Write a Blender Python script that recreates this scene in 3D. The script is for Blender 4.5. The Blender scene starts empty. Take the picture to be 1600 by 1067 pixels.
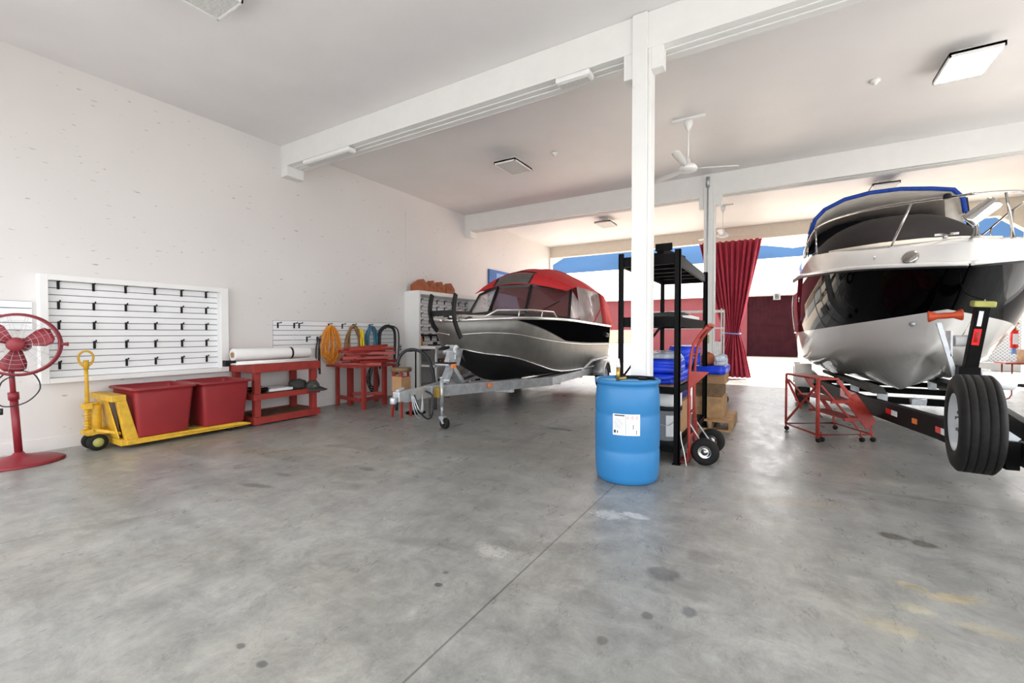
import bpy, bmesh, math, random
from mathutils import Vector, Matrix
random.seed(7)
S = bpy.context.scene
COL = S.collection
# ------------------------------------------------------------------ camera
cam_d = bpy.data.cameras.new('camera'); cam = bpy.data.objects.new('camera', cam_d); COL.objects.link(cam)
cam_d.sensor_width = 36; cam_d.lens = 693.5/1600*36; cam_d.clip_end = 6000
YAW, PIT = math.radians(30.867), math.radians(1.123)
cam.location = (0, 0, 1.3)
cam.rotation_euler = (math.radians(90)-PIT, 0, YAW)
S.camera = cam
# ------------------------------------------------------------------ world, sun, exposure
S.view_settings.view_transform = 'Standard'; S.view_settings.look = 'None'
S.view_settings.gamma = 1; S.view_settings.use_curve_mapping = False
S.view_settings.exposure = 0.90
w = bpy.data.worlds.new('sky'); S.world = w; w.use_nodes = True
nt = w.node_tree; nt.nodes.clear()
out = nt.nodes.new('ShaderNodeOutputWorld'); bg = nt.nodes.new('ShaderNodeBackground')
tc = nt.nodes.new('ShaderNodeTexCoord'); mp = nt.nodes.new('ShaderNodeMapping'); mp.inputs['Scale'].default_value = (1.5, 1.5, 5)
nz = nt.nodes.new('ShaderNodeTexNoise'); nz.inputs['Scale'].default_value = 2.2; nz.inputs['Detail'].default_value = 6
cr = nt.nodes.new('ShaderNodeValToRGB')
cr.color_ramp.elements[0].position = .3; cr.color_ramp.elements[0].color = (.62, .78, 1, 1)
cr.color_ramp.elements[1].position = .52; cr.color_ramp.elements[1].color = (1, .99, .97, 1)
nt.links.new(tc.outputs['Generated'], mp.inputs[0]); nt.links.new(mp.outputs[0], nz.inputs['Vector'])
nt.links.new(nz.outputs['Fac'], cr.inputs[0]); nt.links.new(cr.outputs[0], bg.inputs[0])
bg.inputs[1].default_value = 2.1
nt.links.new(bg.outputs[0], out.inputs[0])
sd = bpy.data.lights.new('sun', 'SUN'); sd.energy = 7.0; sd.angle = math.radians(.6); sd.color = (1, .97, .92)
sun = bpy.data.objects.new('sun', sd); COL.objects.link(sun)
sun.rotation_euler = Vector((.28, .60, 1.15)).to_track_quat('Z', 'Y').to_euler()

# ------------------------------------------------------------------ materials
def mat(name, col, rough=.5, metal=0, spec=.5, noise=None, bump=0, coat=0, alpha=1, trans=0, ior=1.45, emit=None, sheen=0):
    m = bpy.data.materials.new(name); m.use_nodes = True
    n = m.node_tree; b = n.nodes['Principled BSDF']
    b.inputs['Base Color'].default_value = (*col, 1); b.inputs['Roughness'].default_value = rough
    b.inputs['Metallic'].default_value = metal; b.inputs['Specular IOR Level'].default_value = spec
    b.inputs['Coat Weight'].default_value = coat; b.inputs['Coat Roughness'].default_value = .04
    b.inputs['Alpha'].default_value = alpha; b.inputs['Transmission Weight'].default_value = trans; b.inputs['IOR'].default_value = ior
    if emit: b.inputs['Emission Color'].default_value = (*emit[0], 1); b.inputs['Emission Strength'].default_value = emit[1]
    if noise or bump:
        t = n.nodes.new('ShaderNodeTexCoord'); z = n.nodes.new('ShaderNodeTexNoise')
        z.inputs['Scale'].default_value = noise[0] if noise else 30; z.inputs['Detail'].default_value = 5
        n.links.new(t.outputs['Object'], z.inputs['Vector'])
        if noise:
            r = n.nodes.new('ShaderNodeValToRGB'); a = noise[1]
            r.color_ramp.elements[0].position = .3; r.color_ramp.elements[1].position = .72
            r.color_ramp.elements[0].color = (*[max(0, c*(1-a)) for c in col], 1)
            r.color_ramp.elements[1].color = (*[min(1, c*(1+a)) for c in col], 1)
            n.links.new(z.outputs['Fac'], r.inputs[0]); n.links.new(r.outputs[0], b.inputs['Base Color'])
        if bump:
            bp = n.nodes.new('ShaderNodeBump'); bp.inputs['Strength'].default_value = bump; bp.inputs['Distance'].default_value = .01
            n.links.new(z.outputs['Fac'], bp.inputs['Height']); n.links.new(bp.outputs[0], b.inputs['Normal'])
    return m
M = dict(
 ceiling=mat('ceiling_paint', (.79, .77, .765), .45, noise=(1.3, .03)),
 beam=mat('beam_paint', (.80, .80, .785), .5, noise=(6, .02)),
 white=mat('white_paint', (.84, .84, .83), .45, noise=(4, .02)),
 slat=mat('slatwall_white', (.86, .87, .88), .35, noise=(4, .01)),
 groove=mat('slatwall_groove', (.06, .065, .08), .6, noise=(20, .1)),
 redwood=mat('red_wood_paint', (.30, .035, .028), .5, noise=(9, .18), bump=.05),
 redmetal=mat('red_metal_paint', (.33, .035, .025), .4, noise=(12, .18)),
 fanred=mat('fan_red', (.23, .018, .028), .42, noise=(8, .1)),
 tub=mat('tub_plastic', (.27, .022, .026), .42, noise=(5, .1)),
 yellow=mat('jack_yellow', (.64, .38, .03), .45, noise=(14, .18)),
 black=mat('black_steel', (.006, .006, .0065), .5, spec=.08, noise=(20, .2)),
 plasticblack=mat('black_plastic', (.009, .009, .010), .5, spec=.25, noise=(20, .2)),
 gloss=mat('black_gelcoat', (.001, .001, .0015), .03, spec=.12, noise=(3, .1)),
 bottomblack=mat('bottom_coating', (.008, .008, .009), .5, noise=(8, .3)),
 gel=mat('white_gelcoat', (.80, .78, .75), .12, coat=.6, noise=(3, .02)),
 cream=mat('cream_deck', (.72, .66, .56), .5, noise=(10, .04)),
 alu=mat('bare_aluminium', (.24, .235, .22), .45, metal=.75, noise=(6, .12), bump=.02),
 alulight=mat('polished_aluminium', (.80, .80, .78), .22, metal=.9, noise=(6, .05)),
 galv=mat('galvanised_steel', (.50, .53, .56), .42, metal=.65, noise=(11, .2)),
 chrome=mat('chrome', (.46, .445, .43), .09, metal=1, noise=(4, .03)),
 redcanvas=mat('red_canvas', (.56, .025, .03), .75, noise=(25, .08), bump=.1),
 bluecanvas=mat('blue_canvas', (.01, .06, .38), .7, noise=(14, .25), bump=.2),
 creamcanvas=mat('grey_canvas', (.74, .69, .62), .8, noise=(8, .1)),
 blackcanvas=mat('black_canvas', (.012, .009, .009), .75, noise=(12, .2)),
 frame=mat('window_frame_black', (.02, .02, .022), .35, noise=(12, .1)),
 tint=mat('tinted_glass', (.16, .08, .085), .04, alpha=.5, noise=(3, .1)),
 clear=mat('clear_vinyl', (.75, .72, .72), .08, alpha=.35, noise=(5, .1), bump=.5),
 greywin=mat('grey_vinyl', (.10, .095, .09), .25, noise=(8, .1)),
 rubber=mat('rubber', (.011, .0108, .010), .7, spec=.3, noise=(25, .25), bump=.1),
 rim=mat('white_rim', (.52, .54, .55), .3, noise=(10, .04)),
 barrel=mat('blue_plastic', (.028, .19, .44), .38, noise=(3, .05)),
 barreltop=mat('barrel_top_blue', (.10, .33, .62), .4, noise=(6, .15)),
 brass=mat('brass', (.45, .29, .08), .35, metal=.8, noise=(12, .15)),
 label=mat('white_label', (.82, .83, .84), .5, noise=(10, .02)),
 signface=mat('sign_face', (.24, .24, .235), .8, spec=.1, noise=(10, .02)),
 ink=mat('black_ink', (.03, .03, .035), .6, noise=(10, .05)),
 redink=mat('red_ink', (.62, .02, .02), .5, noise=(10, .05)),
 orange=mat('orange_lens', (.85, .20, .02), .25, noise=(10, .05)),
 redlens=mat('red_reflector', (.75, .01, .01), .25, noise=(20, .1)),
 orangecord=mat('orange_cord', (.80, .30, .03), .55, noise=(20, .12)),
 brownrope=mat('brown_rope', (.30, .16, .06), .7, noise=(30, .2)),
 yellowstrap=mat('yellow_strap', (.80, .58, .02), .6, noise=(20, .1)),
 bluehose=mat('blue_hose', (.05, .18, .28), .45, noise=(20, .15)),
 darkhose=mat('dark_hose', (.02, .022, .025), .45, noise=(20, .15)),
 paper=mat('white_paper', (.85, .85, .84), .5, noise=(6, .02)),
 card=mat('cardboard', (.42, .24, .12), .75, noise=(8, .12)),
 wood=mat('raw_wood', (.45, .27, .13), .65, noise=(12, .25), bump=.1),
 darkwood=mat('weathered_wood', (.18, .11, .055), .7, noise=(12, .3)),
 tarp=mat('blue_tarp', (.01, .05, .62), .38, noise=(9, .25), bump=.35),
 darktarp=mat('dark_blue_tarp', (.012, .022, .22), .35, noise=(9, .35), bump=.4),
 shrink=mat('glossy_plastic_film', (.62, .70, .85), .12, alpha=.55, noise=(14, .3), bump=.8),
 bucket=mat('grey_bucket', (.26, .28, .30), .45, noise=(6, .06)),
 greycloth=mat('grey_cloth', (.045, .045, .042), .85, noise=(15, .3)),
 olive=mat('olive_lens', (.38, .38, .10), .4, noise=(10, .1)),
 terracotta=mat('terracotta', (.36, .10, .035), .6, noise=(10, .2)),
 curtain=mat('maroon_curtain', (.44, .042, .08), .8, noise=(6, .12)),  # base colour brightened in place of backlight through the cloth
 pink=mat('pink_wall_paint', (.15, .028, .036), .7, noise=(1.5, .08)),
 maroon=mat('maroon_door_paint', (.028, .006, .009), .8, spec=.1, noise=(3, .2)),
 roof=mat('light_metal_roof', (.82, .80, .77), .5, noise=(.5, .03)),
 stripe=mat('satin_black_decal', (.004, .004, .005), .4, spec=0.0, noise=(3, .1)),
 gravel=mat('tan_gravel', (.46, .37, .28), .9, noise=(4, .15)),
 green=mat('green_plastic', (.10, .22, .09), .5, noise=(8, .2)),
 lens=mat('lamp_panel', (.9, .9, .88), .4, emit=((1, .97, .93), 30.0)),
 lensoff=mat('lamp_grille', (.62, .62, .60), .5, noise=(60, .15)),
 blueban=mat('blue_banner', (.02, .12, .42), .5, noise=(3, .15)),
 banpale=mat('pale_blue_banner', (.20, .38, .78), .5, noise=(3, .12)),
 roller=mat('orange_rubber', (.55, .07, .02), .4, noise=(8, .15)),
 mountain=mat('hazed_slope', (.030, .060, .115), 1, spec=0, noise=(.004, .12)),  # blue of the haze is put into the slope's base colour
 asphalt=mat('asphalt', (.20, .20, .20), .9, noise=(3, .1)),
)
# wall with small scuffs
def wall_mat():
    m = mat('wall_paint', (.80, .775, .765), .5)
    n = m.node_tree; b = n.nodes['Principled BSDF']; L = n.links
    t = n.nodes.new('ShaderNodeTexCoord'); mp = n.nodes.new('ShaderNodeMapping'); mp.inputs['Scale'].default_value = (1, 3, 12)
    z = n.nodes.new('ShaderNodeTexNoise'); z.inputs['Scale'].default_value = 2.6; z.inputs['Detail'].default_value = 2
    r = n.nodes.new('ShaderNodeValToRGB'); r.color_ramp.elements[0].position = .265; r.color_ramp.elements[1].position = .305
    r.color_ramp.elements[0].color = (.52, .45, .40, 1); r.color_ramp.elements[1].color = (.79, .765, .752, 1)
    L.new(t.outputs['Object'], mp.inputs[0]); L.new(mp.outputs[0], z.inputs['Vector']); L.new(z.outputs['Fac'], r.inputs[0])
    z2 = n.nodes.new('ShaderNodeTexNoise'); z2.inputs['Scale'].default_value = .8; L.new(t.outputs['Object'], z2.inputs['Vector'])
    mx = n.nodes.new('ShaderNodeMixRGB'); mx.blend_type = 'MULTIPLY'; mx.inputs[0].default_value = .12
    L.new(r.outputs[0], mx.inputs[1]); L.new(z2.outputs['Fac'], mx.inputs[2]); L.new(mx.outputs[0], b.inputs['Base Color'])
    return m
M['wall'] = wall_mat()
def floor_mat():
    m = mat('concrete_floor', (.36, .36, .35), .42)
    n = m.node_tree; b = n.nodes['Principled BSDF']; L = n.links
    t = n.nodes.new('ShaderNodeTexCoord'); OBJ = t.outputs['Object']
    def noise(scale, det=6, rough=.6, vec=OBJ, msc=None, dist=0):
        z = n.nodes.new('ShaderNodeTexNoise'); z.inputs['Scale'].default_value = scale; z.inputs['Detail'].default_value = det
        z.inputs['Roughness'].default_value = rough; z.inputs['Distortion'].default_value = dist
        if msc:
            q = n.nodes.new('ShaderNodeMapping'); q.inputs['Scale'].default_value = msc; q.inputs['Rotation'].default_value = (0, 0, .5)
            L.new(vec, q.inputs[0]); vec = q.outputs[0]
        L.new(vec, z.inputs['Vector']); return z.outputs['Fac']
    def ramp(f, p0, c0, p1, c1):
        r = n.nodes.new('ShaderNodeValToRGB'); r.color_ramp.elements[0].position = p0; r.color_ramp.elements[1].position = p1
        r.color_ramp.elements[0].color = (*c0, 1); r.color_ramp.elements[1].color = (*c1, 1); L.new(f, r.inputs[0]); return r.outputs[0]
    def mix(fac, a, c, mode='MIX'):
        x = n.nodes.new('ShaderNodeMixRGB'); x.blend_type = mode
        for i, v in ((0, fac), (1, a), (2, c)):
            if hasattr(v, 'links') or hasattr(v, 'is_linked'): L.new(v, x.inputs[i])
            elif isinstance(v, tuple): x.inputs[i].default_value = (*v, 1)
            else: x.inputs[i].default_value = v
        return x.outputs[0]
    def math_(op, a, c=0.0):
        x = n.nodes.new('ShaderNodeMath'); x.operation = op; x.use_clamp = False
        for i, v in ((0, a), (1, c)):
            if isinstance(v, (int, float)): x.inputs[i].default_value = v
            else: L.new(v, x.inputs[i])
        return x.outputs[0]
    base = ramp(noise(.9, 8, .65), .35, (.34, .345, .34), .68, (.47, .47, .455))
    base = mix(ramp(noise(.55, 4), .45, (0, 0, 0), .7, (.42,)*3), base, (.44, .40, .32))       # warm patches
    base = mix(ramp(noise(6, 8, .75, msc=(1, .35, 1)), .5, (0, 0, 0), .66, (.38,)*3), base, (.25, .25, .24))
    base = mix(ramp(noise(2.1, 7, .72, dist=.6), .58, (0, 0, 0), .70, (.42,)*3), base, (.24, .24, .23))
    base = mix(ramp(noise(3.2, 10, .8, msc=(.5, 1.4, 1)), .56, (0, 0, 0), .75, (.45,)*3), base, (.58, .58, .56))
    v = n.nodes.new('ShaderNodeTexVoronoi'); v.inputs['Scale'].default_value = 2.6; L.new(OBJ, v.inputs['Vector'])
    sp = math_('LESS_THAN', math_('ADD', v.outputs['Distance'], math_('MULTIPLY', noise(9, 4), .08)), .085)
    base = mix(math_('MULTIPLY', sp, .38), base, (.12, .12, .115))
    # stains with a shape of their own
    sx = n.nodes.new('ShaderNodeSeparateXYZ'); L.new(OBJ, sx.inputs[0])
    wob = math_('MULTIPLY', math_('SUBTRACT', noise(7, 6, .75), .5), 1.7)
    wob2 = math_('MULTIPLY', math_('SUBTRACT', noise(30, 4, .8), .5), 2.6)
    def spot(x, y, rx, ry, col, k=.7, rot=0, wb=None, soft=.35):
        c_, s_ = math.cos(rot), math.sin(rot)
        dx = math_('SUBTRACT', sx.outputs[0], x); dy = math_('SUBTRACT', sx.outputs[1], y)
        u = math_('DIVIDE', math_('ADD', math_('MULTIPLY', dx, c_), math_('MULTIPLY', dy, s_)), rx)
        q = math_('DIVIDE', math_('SUBTRACT', math_('MULTIPLY', dy, c_), math_('MULTIPLY', dx, s_)), ry)
        d = math_('ADD', math_('SQRT', math_('ADD', math_('MULTIPLY', u, u), math_('MULTIPLY', q, q))), wb or wob)
        mr = n.nodes.new('ShaderNodeMapRange'); L.new(d, mr.inputs[0]); mr.inputs[1].default_value = 1; mr.inputs[2].default_value = 1-soft
        mr.inputs[3].default_value = 0; mr.inputs[4].default_value = k; return mr.outputs[0], col
    for a in [(-.85, 3.14, .10, .055, (.80, .80, .80), .9), (-1.02, 3.06, .13, .09, (.76, .76, .76), .8, 0, wob2), (-1.46, 2.20, .12, .10, (.66, .65, .63), .75, 0, wob2),
              (-.52, 2.46, .10, .09, (.17, .17, .17), .75), (.65, 3.66, .08, .06, (.12, .10, .07), .8), (.79, 3.62, .08, .06, (.12, .11, .08), .8),
              (-2.5, 5.45, .22, .06, (.06, .06, .05), .85), (.75, 2.95, .14, .05, (.60, .50, .30), .7, .4, wob2), (.60, 2.98, .08, .04, (.60, .52, .34), .7, 0, wob2),
              (.45, 2.52, .12, .06, (.52, .46, .32), .6, 0, wob2), (.80, 2.70, .12, .05, (.52, .47, .34), .6, 0, wob2), (.57, 2.75, .08, .05, (.58, .54, .40), .7, 0, wob2),
              (-1.49, 1.75, .025, .02, (.10, .10, .10), .8), (-1.53, 1.86, .02, .018, (.12, .12, .12), .7), (-.34, 2.18, .045, .05, (.15, .16, .17), .8),
              (-.50, 2.05, .03, .03, (.16, .16, .16), .8), (-.62, 1.78, .03, .035, (.18, .18, .17), .8), (-1.72, .97, .03, .02, (.14, .14, .14), .8), (-1.9, .98, .03, .02, (.14, .14, .14), .8),
              (-3.95, 1.05, .5, .06, (.24, .24, .23), .5, 1.1, wob2), (-3.8, 2.1, .2, .05, (.16, .16, .16), .7, .3), (-3.9, 2.4, .12, .04, (.17, .17, .17), .7), (-3.35, 2.9, .1, .05, (.17, .17, .17), .7),
              (-4.85, 2.75, .5, .12, (.42, .36, .25), .5, .5, wob2), (-3.0, 4.1, .7, .2, (.30, .26, .22), .5, .4, wob2), (-1.9, 2.05, .45, .07, (.27, .265, .26), .5, .35, wob2), (-1.1, 2.45, .45, .08, (.27, .265, .26), .5, .5, wob2), (-1.45, 2.30, .10, .07, (.24, .24, .23), .5, .5, wob2),
              (-.35, 2.75, .12, .08, (.22, .22, .21), .6), (.1, 4.0, .5, .14, (.44, .38, .28), .4, .3, wob2)]:
        f_, c_ = spot(*a); base = mix(f_, base, c_)
    # expansion joints
    for ax, pos in ((0, -1.18), (0, 1.74), (1, 4.62), (1, 9.3)):
        d = math_('ABSOLUTE', math_('SUBTRACT', sx.outputs[ax], pos)); base = mix(math_('MULTIPLY', math_('LESS_THAN', d, .005), .75), base, (.13, .125, .12))
    mot = ramp(noise(4.5, 12, .85, dist=.4), .33, (.60,)*3, .70, (1.32,)*3); base = mix(1.0, base, mot, 'MULTIPLY')
    mot2 = ramp(noise(1.1, 6, .7, msc=(.45, 1.5, 1), dist=.8), .32, (.80, .80, .79), .68, (1.12,)*3); base = mix(1.0, base, mot2, 'MULTIPLY')
    base = mix(1.0, base, (.75, .75, .735), 'MULTIPLY')
    L.new(base, b.inputs['Base Color'])
    ro = n.nodes.new('ShaderNodeMapRange'); L.new(noise(5, 9, .8, msc=(1, .4, 1)), ro.inputs[0]); ro.inputs[1].default_value = .3; ro.inputs[2].default_value = .7
    ro.inputs[3].default_value = .20; ro.inputs[4].default_value = .46; L.new(ro.outputs[0], b.inputs['Roughness']); b.inputs['Specular IOR Level'].default_value = .75
    bp = n.nodes.new('ShaderNodeBump'); bp.inputs['Strength'].default_value = .12; bp.inputs['Distance'].default_value = .01
    L.new(noise(14, 6, .7), bp.inputs['Height']); L.new(bp.outputs[0], b.inputs['Normal'])
    return m
M['floor'] = floor_mat()
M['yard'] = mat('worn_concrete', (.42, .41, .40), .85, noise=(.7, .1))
M['apron'] = mat('warm_bounce_concrete', (.60, .51, .41), .8, noise=(.7, .06))  # warm tone put in so its bounce tints the far bay
def fence_mat():
    m = mat('chain_link', (.35, .36, .37), .4, metal=.6); n = m.node_tree; L = n.links; b = n.nodes['Principled BSDF']
    t = n.nodes.new('ShaderNodeTexCoord'); sx = n.nodes.new('ShaderNodeSeparateXYZ'); L.new(t.outputs['Object'], sx.inputs[0])
    def mm(op, a, c=0):
        x = n.nodes.new('ShaderNodeMath'); x.operation = op
        for i, v in ((0, a), (1, c)):
            if isinstance(v, (int, float)): x.inputs[i].default_value = v
            else: L.new(v, x.inputs[i])
        return x.outputs[0]
    o = None
    for sg in ('ADD', 'SUBTRACT'):
        d = mm('MULTIPLY', mm(sg, sx.outputs[0], sx.outputs[2]), 9.0)
        l = mm('LESS_THAN', mm('FRACT', d), .22); o = l if o is None else mm('MAXIMUM', o, l)
    L.new(o, b.inputs['Alpha']); return m
M['link'] = fence_mat()

# ------------------------------------------------------------------ mesh helpers
class MB:
    def __init__(s): s.bm = bmesh.new(); s.mi = 0
    def _add(s, vs, fs):
        v = [s.bm.verts.new(p) for p in vs]
        for f in fs:
            try: q = s.bm.faces.new([v[i] for i in f]); q.material_index = s.mi
            except ValueError: pass
        return v
    def box(s, x0, x1, y0, y1, z0, z1):
        s._add([(x, y, z) for z in (z0, z1) for y in (y0, y1) for x in (x0, x1)], [(0, 2, 3, 1), (4, 5, 7, 6), (0, 1, 5, 4), (2, 6, 7, 3), (0, 4, 6, 2), (1, 3, 7, 5)]); return s
    def bar(s, p, q, w, h=None, up=(0, 0, 1)):
        p, q = Vector(p), Vector(q); h = h or w; d = (q-p).normalized(); u = Vector(up)
        if abs(d.dot(u)) > .98: u = Vector((0, 1, 0))
        a = d.cross(u).normalized()*w/2; c = a.cross(d).normalized()*h/2
        s._add([p-a-c, p+a-c, p+a+c, p-a+c, q-a-c, q+a-c, q+a+c, q-a+c], [(0, 1, 2, 3), (7, 6, 5, 4), (0, 4, 5, 1), (1, 5, 6, 2), (2, 6, 7, 3), (3, 7, 4, 0)]); return s
    def tube(s, pts, r, seg=10, caps=True, closed=False, smooth=0):
        pts = [Vector(p) for p in pts]
        if smooth: pts = spline(pts, smooth, closed)
        n = len(pts); rings = []; prev = None
        for i, p in enumerate(pts):
            a = pts[(i-1) % n] if (i or closed) else p; c = pts[(i+1) % n] if (i < n-1 or closed) else p
            d = (c-a).normalized()
            if prev is None:
                u = Vector((0, 0, 1)) if abs(d.z) < .9 else Vector((1, 0, 0)); prev = d.cross(u).normalized()
            prev = (prev-d*prev.dot(d)).normalized(); b2 = d.cross(prev)
            rr = r[i] if isinstance(r, (list, tuple)) and not smooth else (r if not isinstance(r, (list, tuple)) else r[0])
            rings.append([s.bm.verts.new(p+(prev*math.cos(k*2*math.pi/seg)+b2*math.sin(k*2*math.pi/seg))*rr) for k in range(seg)])
        rng = range(n if closed else n-1)
        for i in rng:
            A, B = rings[i], rings[(i+1) % n]
            for k in range(seg):
                f = s.bm.faces.new([A[k], A[(k+1) % seg], B[(k+1) % seg], B[k]]); f.material_index = s.mi; f.smooth = True
        if caps and not closed:
            for R_ in (rings[0][::-1], rings[-1]): f = s.bm.faces.new(R_); f.material_index = s.mi
        return s
    def cyl(s, p, q, r, r2=None, seg=20):
        return s.tube([p, q], [r, r if r2 is None else r2], seg)
    def lathe(s, prof, c=(0, 0, 0), axis=(0, 0, 1), seg=32, flat=False):
        ax = Vector(axis).normalized(); u = Vector((1, 0, 0)) if abs(ax.x) < .9 else Vector((0, 1, 0)); a = ax.cross(u).normalized(); b2 = ax.cross(a); c = Vector(c); rings = []
        for r, h in prof:
            if r < 1e-5: rings.append([s.bm.verts.new(c+ax*h)])
            else: rings.append([s.bm.verts.new(c+ax*h+(a*math.cos(k*2*math.pi/seg)+b2*math.sin(k*2*math.pi/seg))*r) for k in range(seg)])
        for A, B in zip(rings, rings[1:]):
            for k in range(seg):
                k2 = (k+1) % seg
                if len(A) == 1 and len(B) == 1: continue
                vs = [A[0], B[k2], B[k]] if len(A) == 1 else ([A[k], A[k2], B[0]] if len(B) == 1 else [A[k], A[k2], B[k2], B[k]])
                f = s.bm.faces.new(vs); f.material_index = s.mi; f.smooth = not flat
        return s
    def grid(s, rows, smooth=True, close=False):
        V = [[s.bm.verts.new(p) for p in r] for r in rows]
        for A, B in zip(V, V[1:]):
            m_ = len(A)
            for k in range(m_ if close else m_-1):
                try: f = s.bm.faces.new([A[k], A[(k+1) % m_], B[(k+1) % m_], B[k]]); f.smooth = smooth; f.material_index = s.mi
                except ValueError: pass
        return s
    def prism(s, poly, d):
        d = Vector(d); n_ = len(poly); v = [Vector(p) for p in poly]; V = [s.bm.verts.new(p) for p in v]; W = [s.bm.verts.new(p+d) for p in v]
        for fs in [V[::-1], W]+[[V[i], V[(i+1) % n_], W[(i+1) % n_], W[i]] for i in range(n_)]:
            f = s.bm.faces.new(fs); f.material_index = s.mi
        return s
    def m(s, i): s.mi = i; return s
    def build(s, name, mats, parent=None, bevel=0, solid=0, sub=0, label=None, stuff=False):
        me = bpy.data.meshes.new(name); bmesh.ops.remove_doubles(s.bm, verts=s.bm.verts, dist=1e-6)
        bmesh.ops.recalc_face_normals(s.bm, faces=s.bm.faces); s.bm.to_mesh(me); s.bm.free()
        for k in (mats if isinstance(mats, (list, tuple)) else [mats]): me.materials.append(M[k])
        o = bpy.data.objects.new(name, me); COL.objects.link(o)
        if parent:
            o.parent = parent
            pw = parent
            T = Matrix.Identity(4)
            while pw: T = (Matrix.Translation(pw.location) @ pw.rotation_euler.to_matrix().to_4x4()) @ T; pw = pw.parent
            o.matrix_parent_inverse = T.inverted() if parent.get('_world') else Matrix.Identity(4)
        if solid: q = o.modifiers.new('s', 'SOLIDIFY'); q.thickness = solid; q.offset = 0
        if bevel: q = o.modifiers.new('b', 'BEVEL'); q.width = bevel; q.segments = 2; q.limit_method = 'ANGLE'; q.angle_limit = .7
        if sub: q = o.modifiers.new('u', 'SUBSURF'); q.levels = q.render_levels = sub
        if label: o['label'] = label
        return o
def spline(pts, k=6, closed=False):
    n = len(pts); r = []
    for i in range(n if closed else n-1):
        g = lambda j: pts[j % n] if closed else pts[max(0, min(n-1, j))]
        a, b, c, d = g(i-1), g(i), g(i+1), g(i+2)
        for t in range(k):
            t /= k; r.append(.5*((2*b)+(-a+c)*t+(2*a-5*b+4*c-d)*t*t+(-a+3*b-3*c+d)*t**3))
    if not closed: r.append(pts[-1])
    return r
def thing(name, label, cat, loc=(0, 0, 0), rz=0, group=None, world=False):
    """Empty at the thing's base. world=True: children are given in world coordinates."""
    o = bpy.data.objects.new(name, None); COL.objects.link(o); o.location = loc; o.rotation_euler = (0, 0, rz); o.empty_display_size = .1
    o['label'] = label; o['category'] = cat
    if group: o['group'] = group
    if world: o['_world'] = 1
    return o
def tag(o, label, cat, group=None, kind=None):
    o['label'] = label; o['category'] = cat
    if group: o['group'] = group
    if kind: o['kind'] = kind
    return o
def struct(o): o['kind'] = 'structure'; return o
def text(body, name, mtl, parent, loc, rot, size, ext=.0015):
    c = bpy.data.curves.new(name, 'FONT'); c.body = body; c.size = size; c.extrude = ext; c.offset = size*.03; c.align_x = 'CENTER'; c.align_y = 'CENTER'
    t = bpy.data.objects.new(name, c); COL.objects.link(t); t.location = loc; t.rotation_euler = rot
    bpy.context.view_layer.update()
    me = bpy.data.meshes.new_from_object(t); bpy.data.objects.remove(t)
    o = bpy.data.objects.new(name, me); COL.objects.link(o); me.materials.clear(); me.materials.append(M[mtl])
    o.location = loc; o.rotation_euler = rot; o.parent = parent
    if parent.get('_world'):
        T = Matrix.Translation(parent.location) @ parent.rotation_euler.to_matrix().to_4x4(); o.matrix_parent_inverse = T.inverted()
    return o
PI = math.pi
def arc(c, r, a0, a1, n, f): return [f(c, r, a0+(a1-a0)*i/n) for i in range(n+1)]

# ================================================================== SETTING
WX, EX, Z0, F1, F2, F3 = -6.91, 4.70, 4.31, 4.28, 9.20, 14.20
struct(MB().box(WX-.2, EX+.2, -.8, F3+.2, -.2, 0).build('floor', 'floor'))
struct(MB().box(WX-.2, EX+.2, -.8, F3+.2, Z0, Z0+.25).build('ceiling', 'ceiling'))
struct(MB().box(WX-.2, WX, -.8, F3+.2, 0, Z0).build('wall_left', 'wall'))
struct(MB().box(EX, EX+.2, 9.2, F3+.2, 0, Z0).box(EX, EX+.2, -.8, 9.2, 3.5, Z0).box(EX, EX+.2, -.8, -.5, 0, 3.5).build('wall_right', 'wall'))  # unseen side; opening near the camera added to let daylight in
struct(MB().box(EX+.2, 60, -.8, F3+.2, -.14, -.02).build('ground_right', 'yard'))  # unseen ground outside the added opening
struct(MB().box(WX, WX+.012, -.8, F3, 0.0, .14).build('baseboard_left', 'wall'))
struct(MB().box(WX, WX+.006, 7.08, 7.10, 0.14, 3.9).box(WX, WX+.05, F3-.1, F3+.1, 0, 3.94).build('trim_1', 'wall'))
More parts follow.
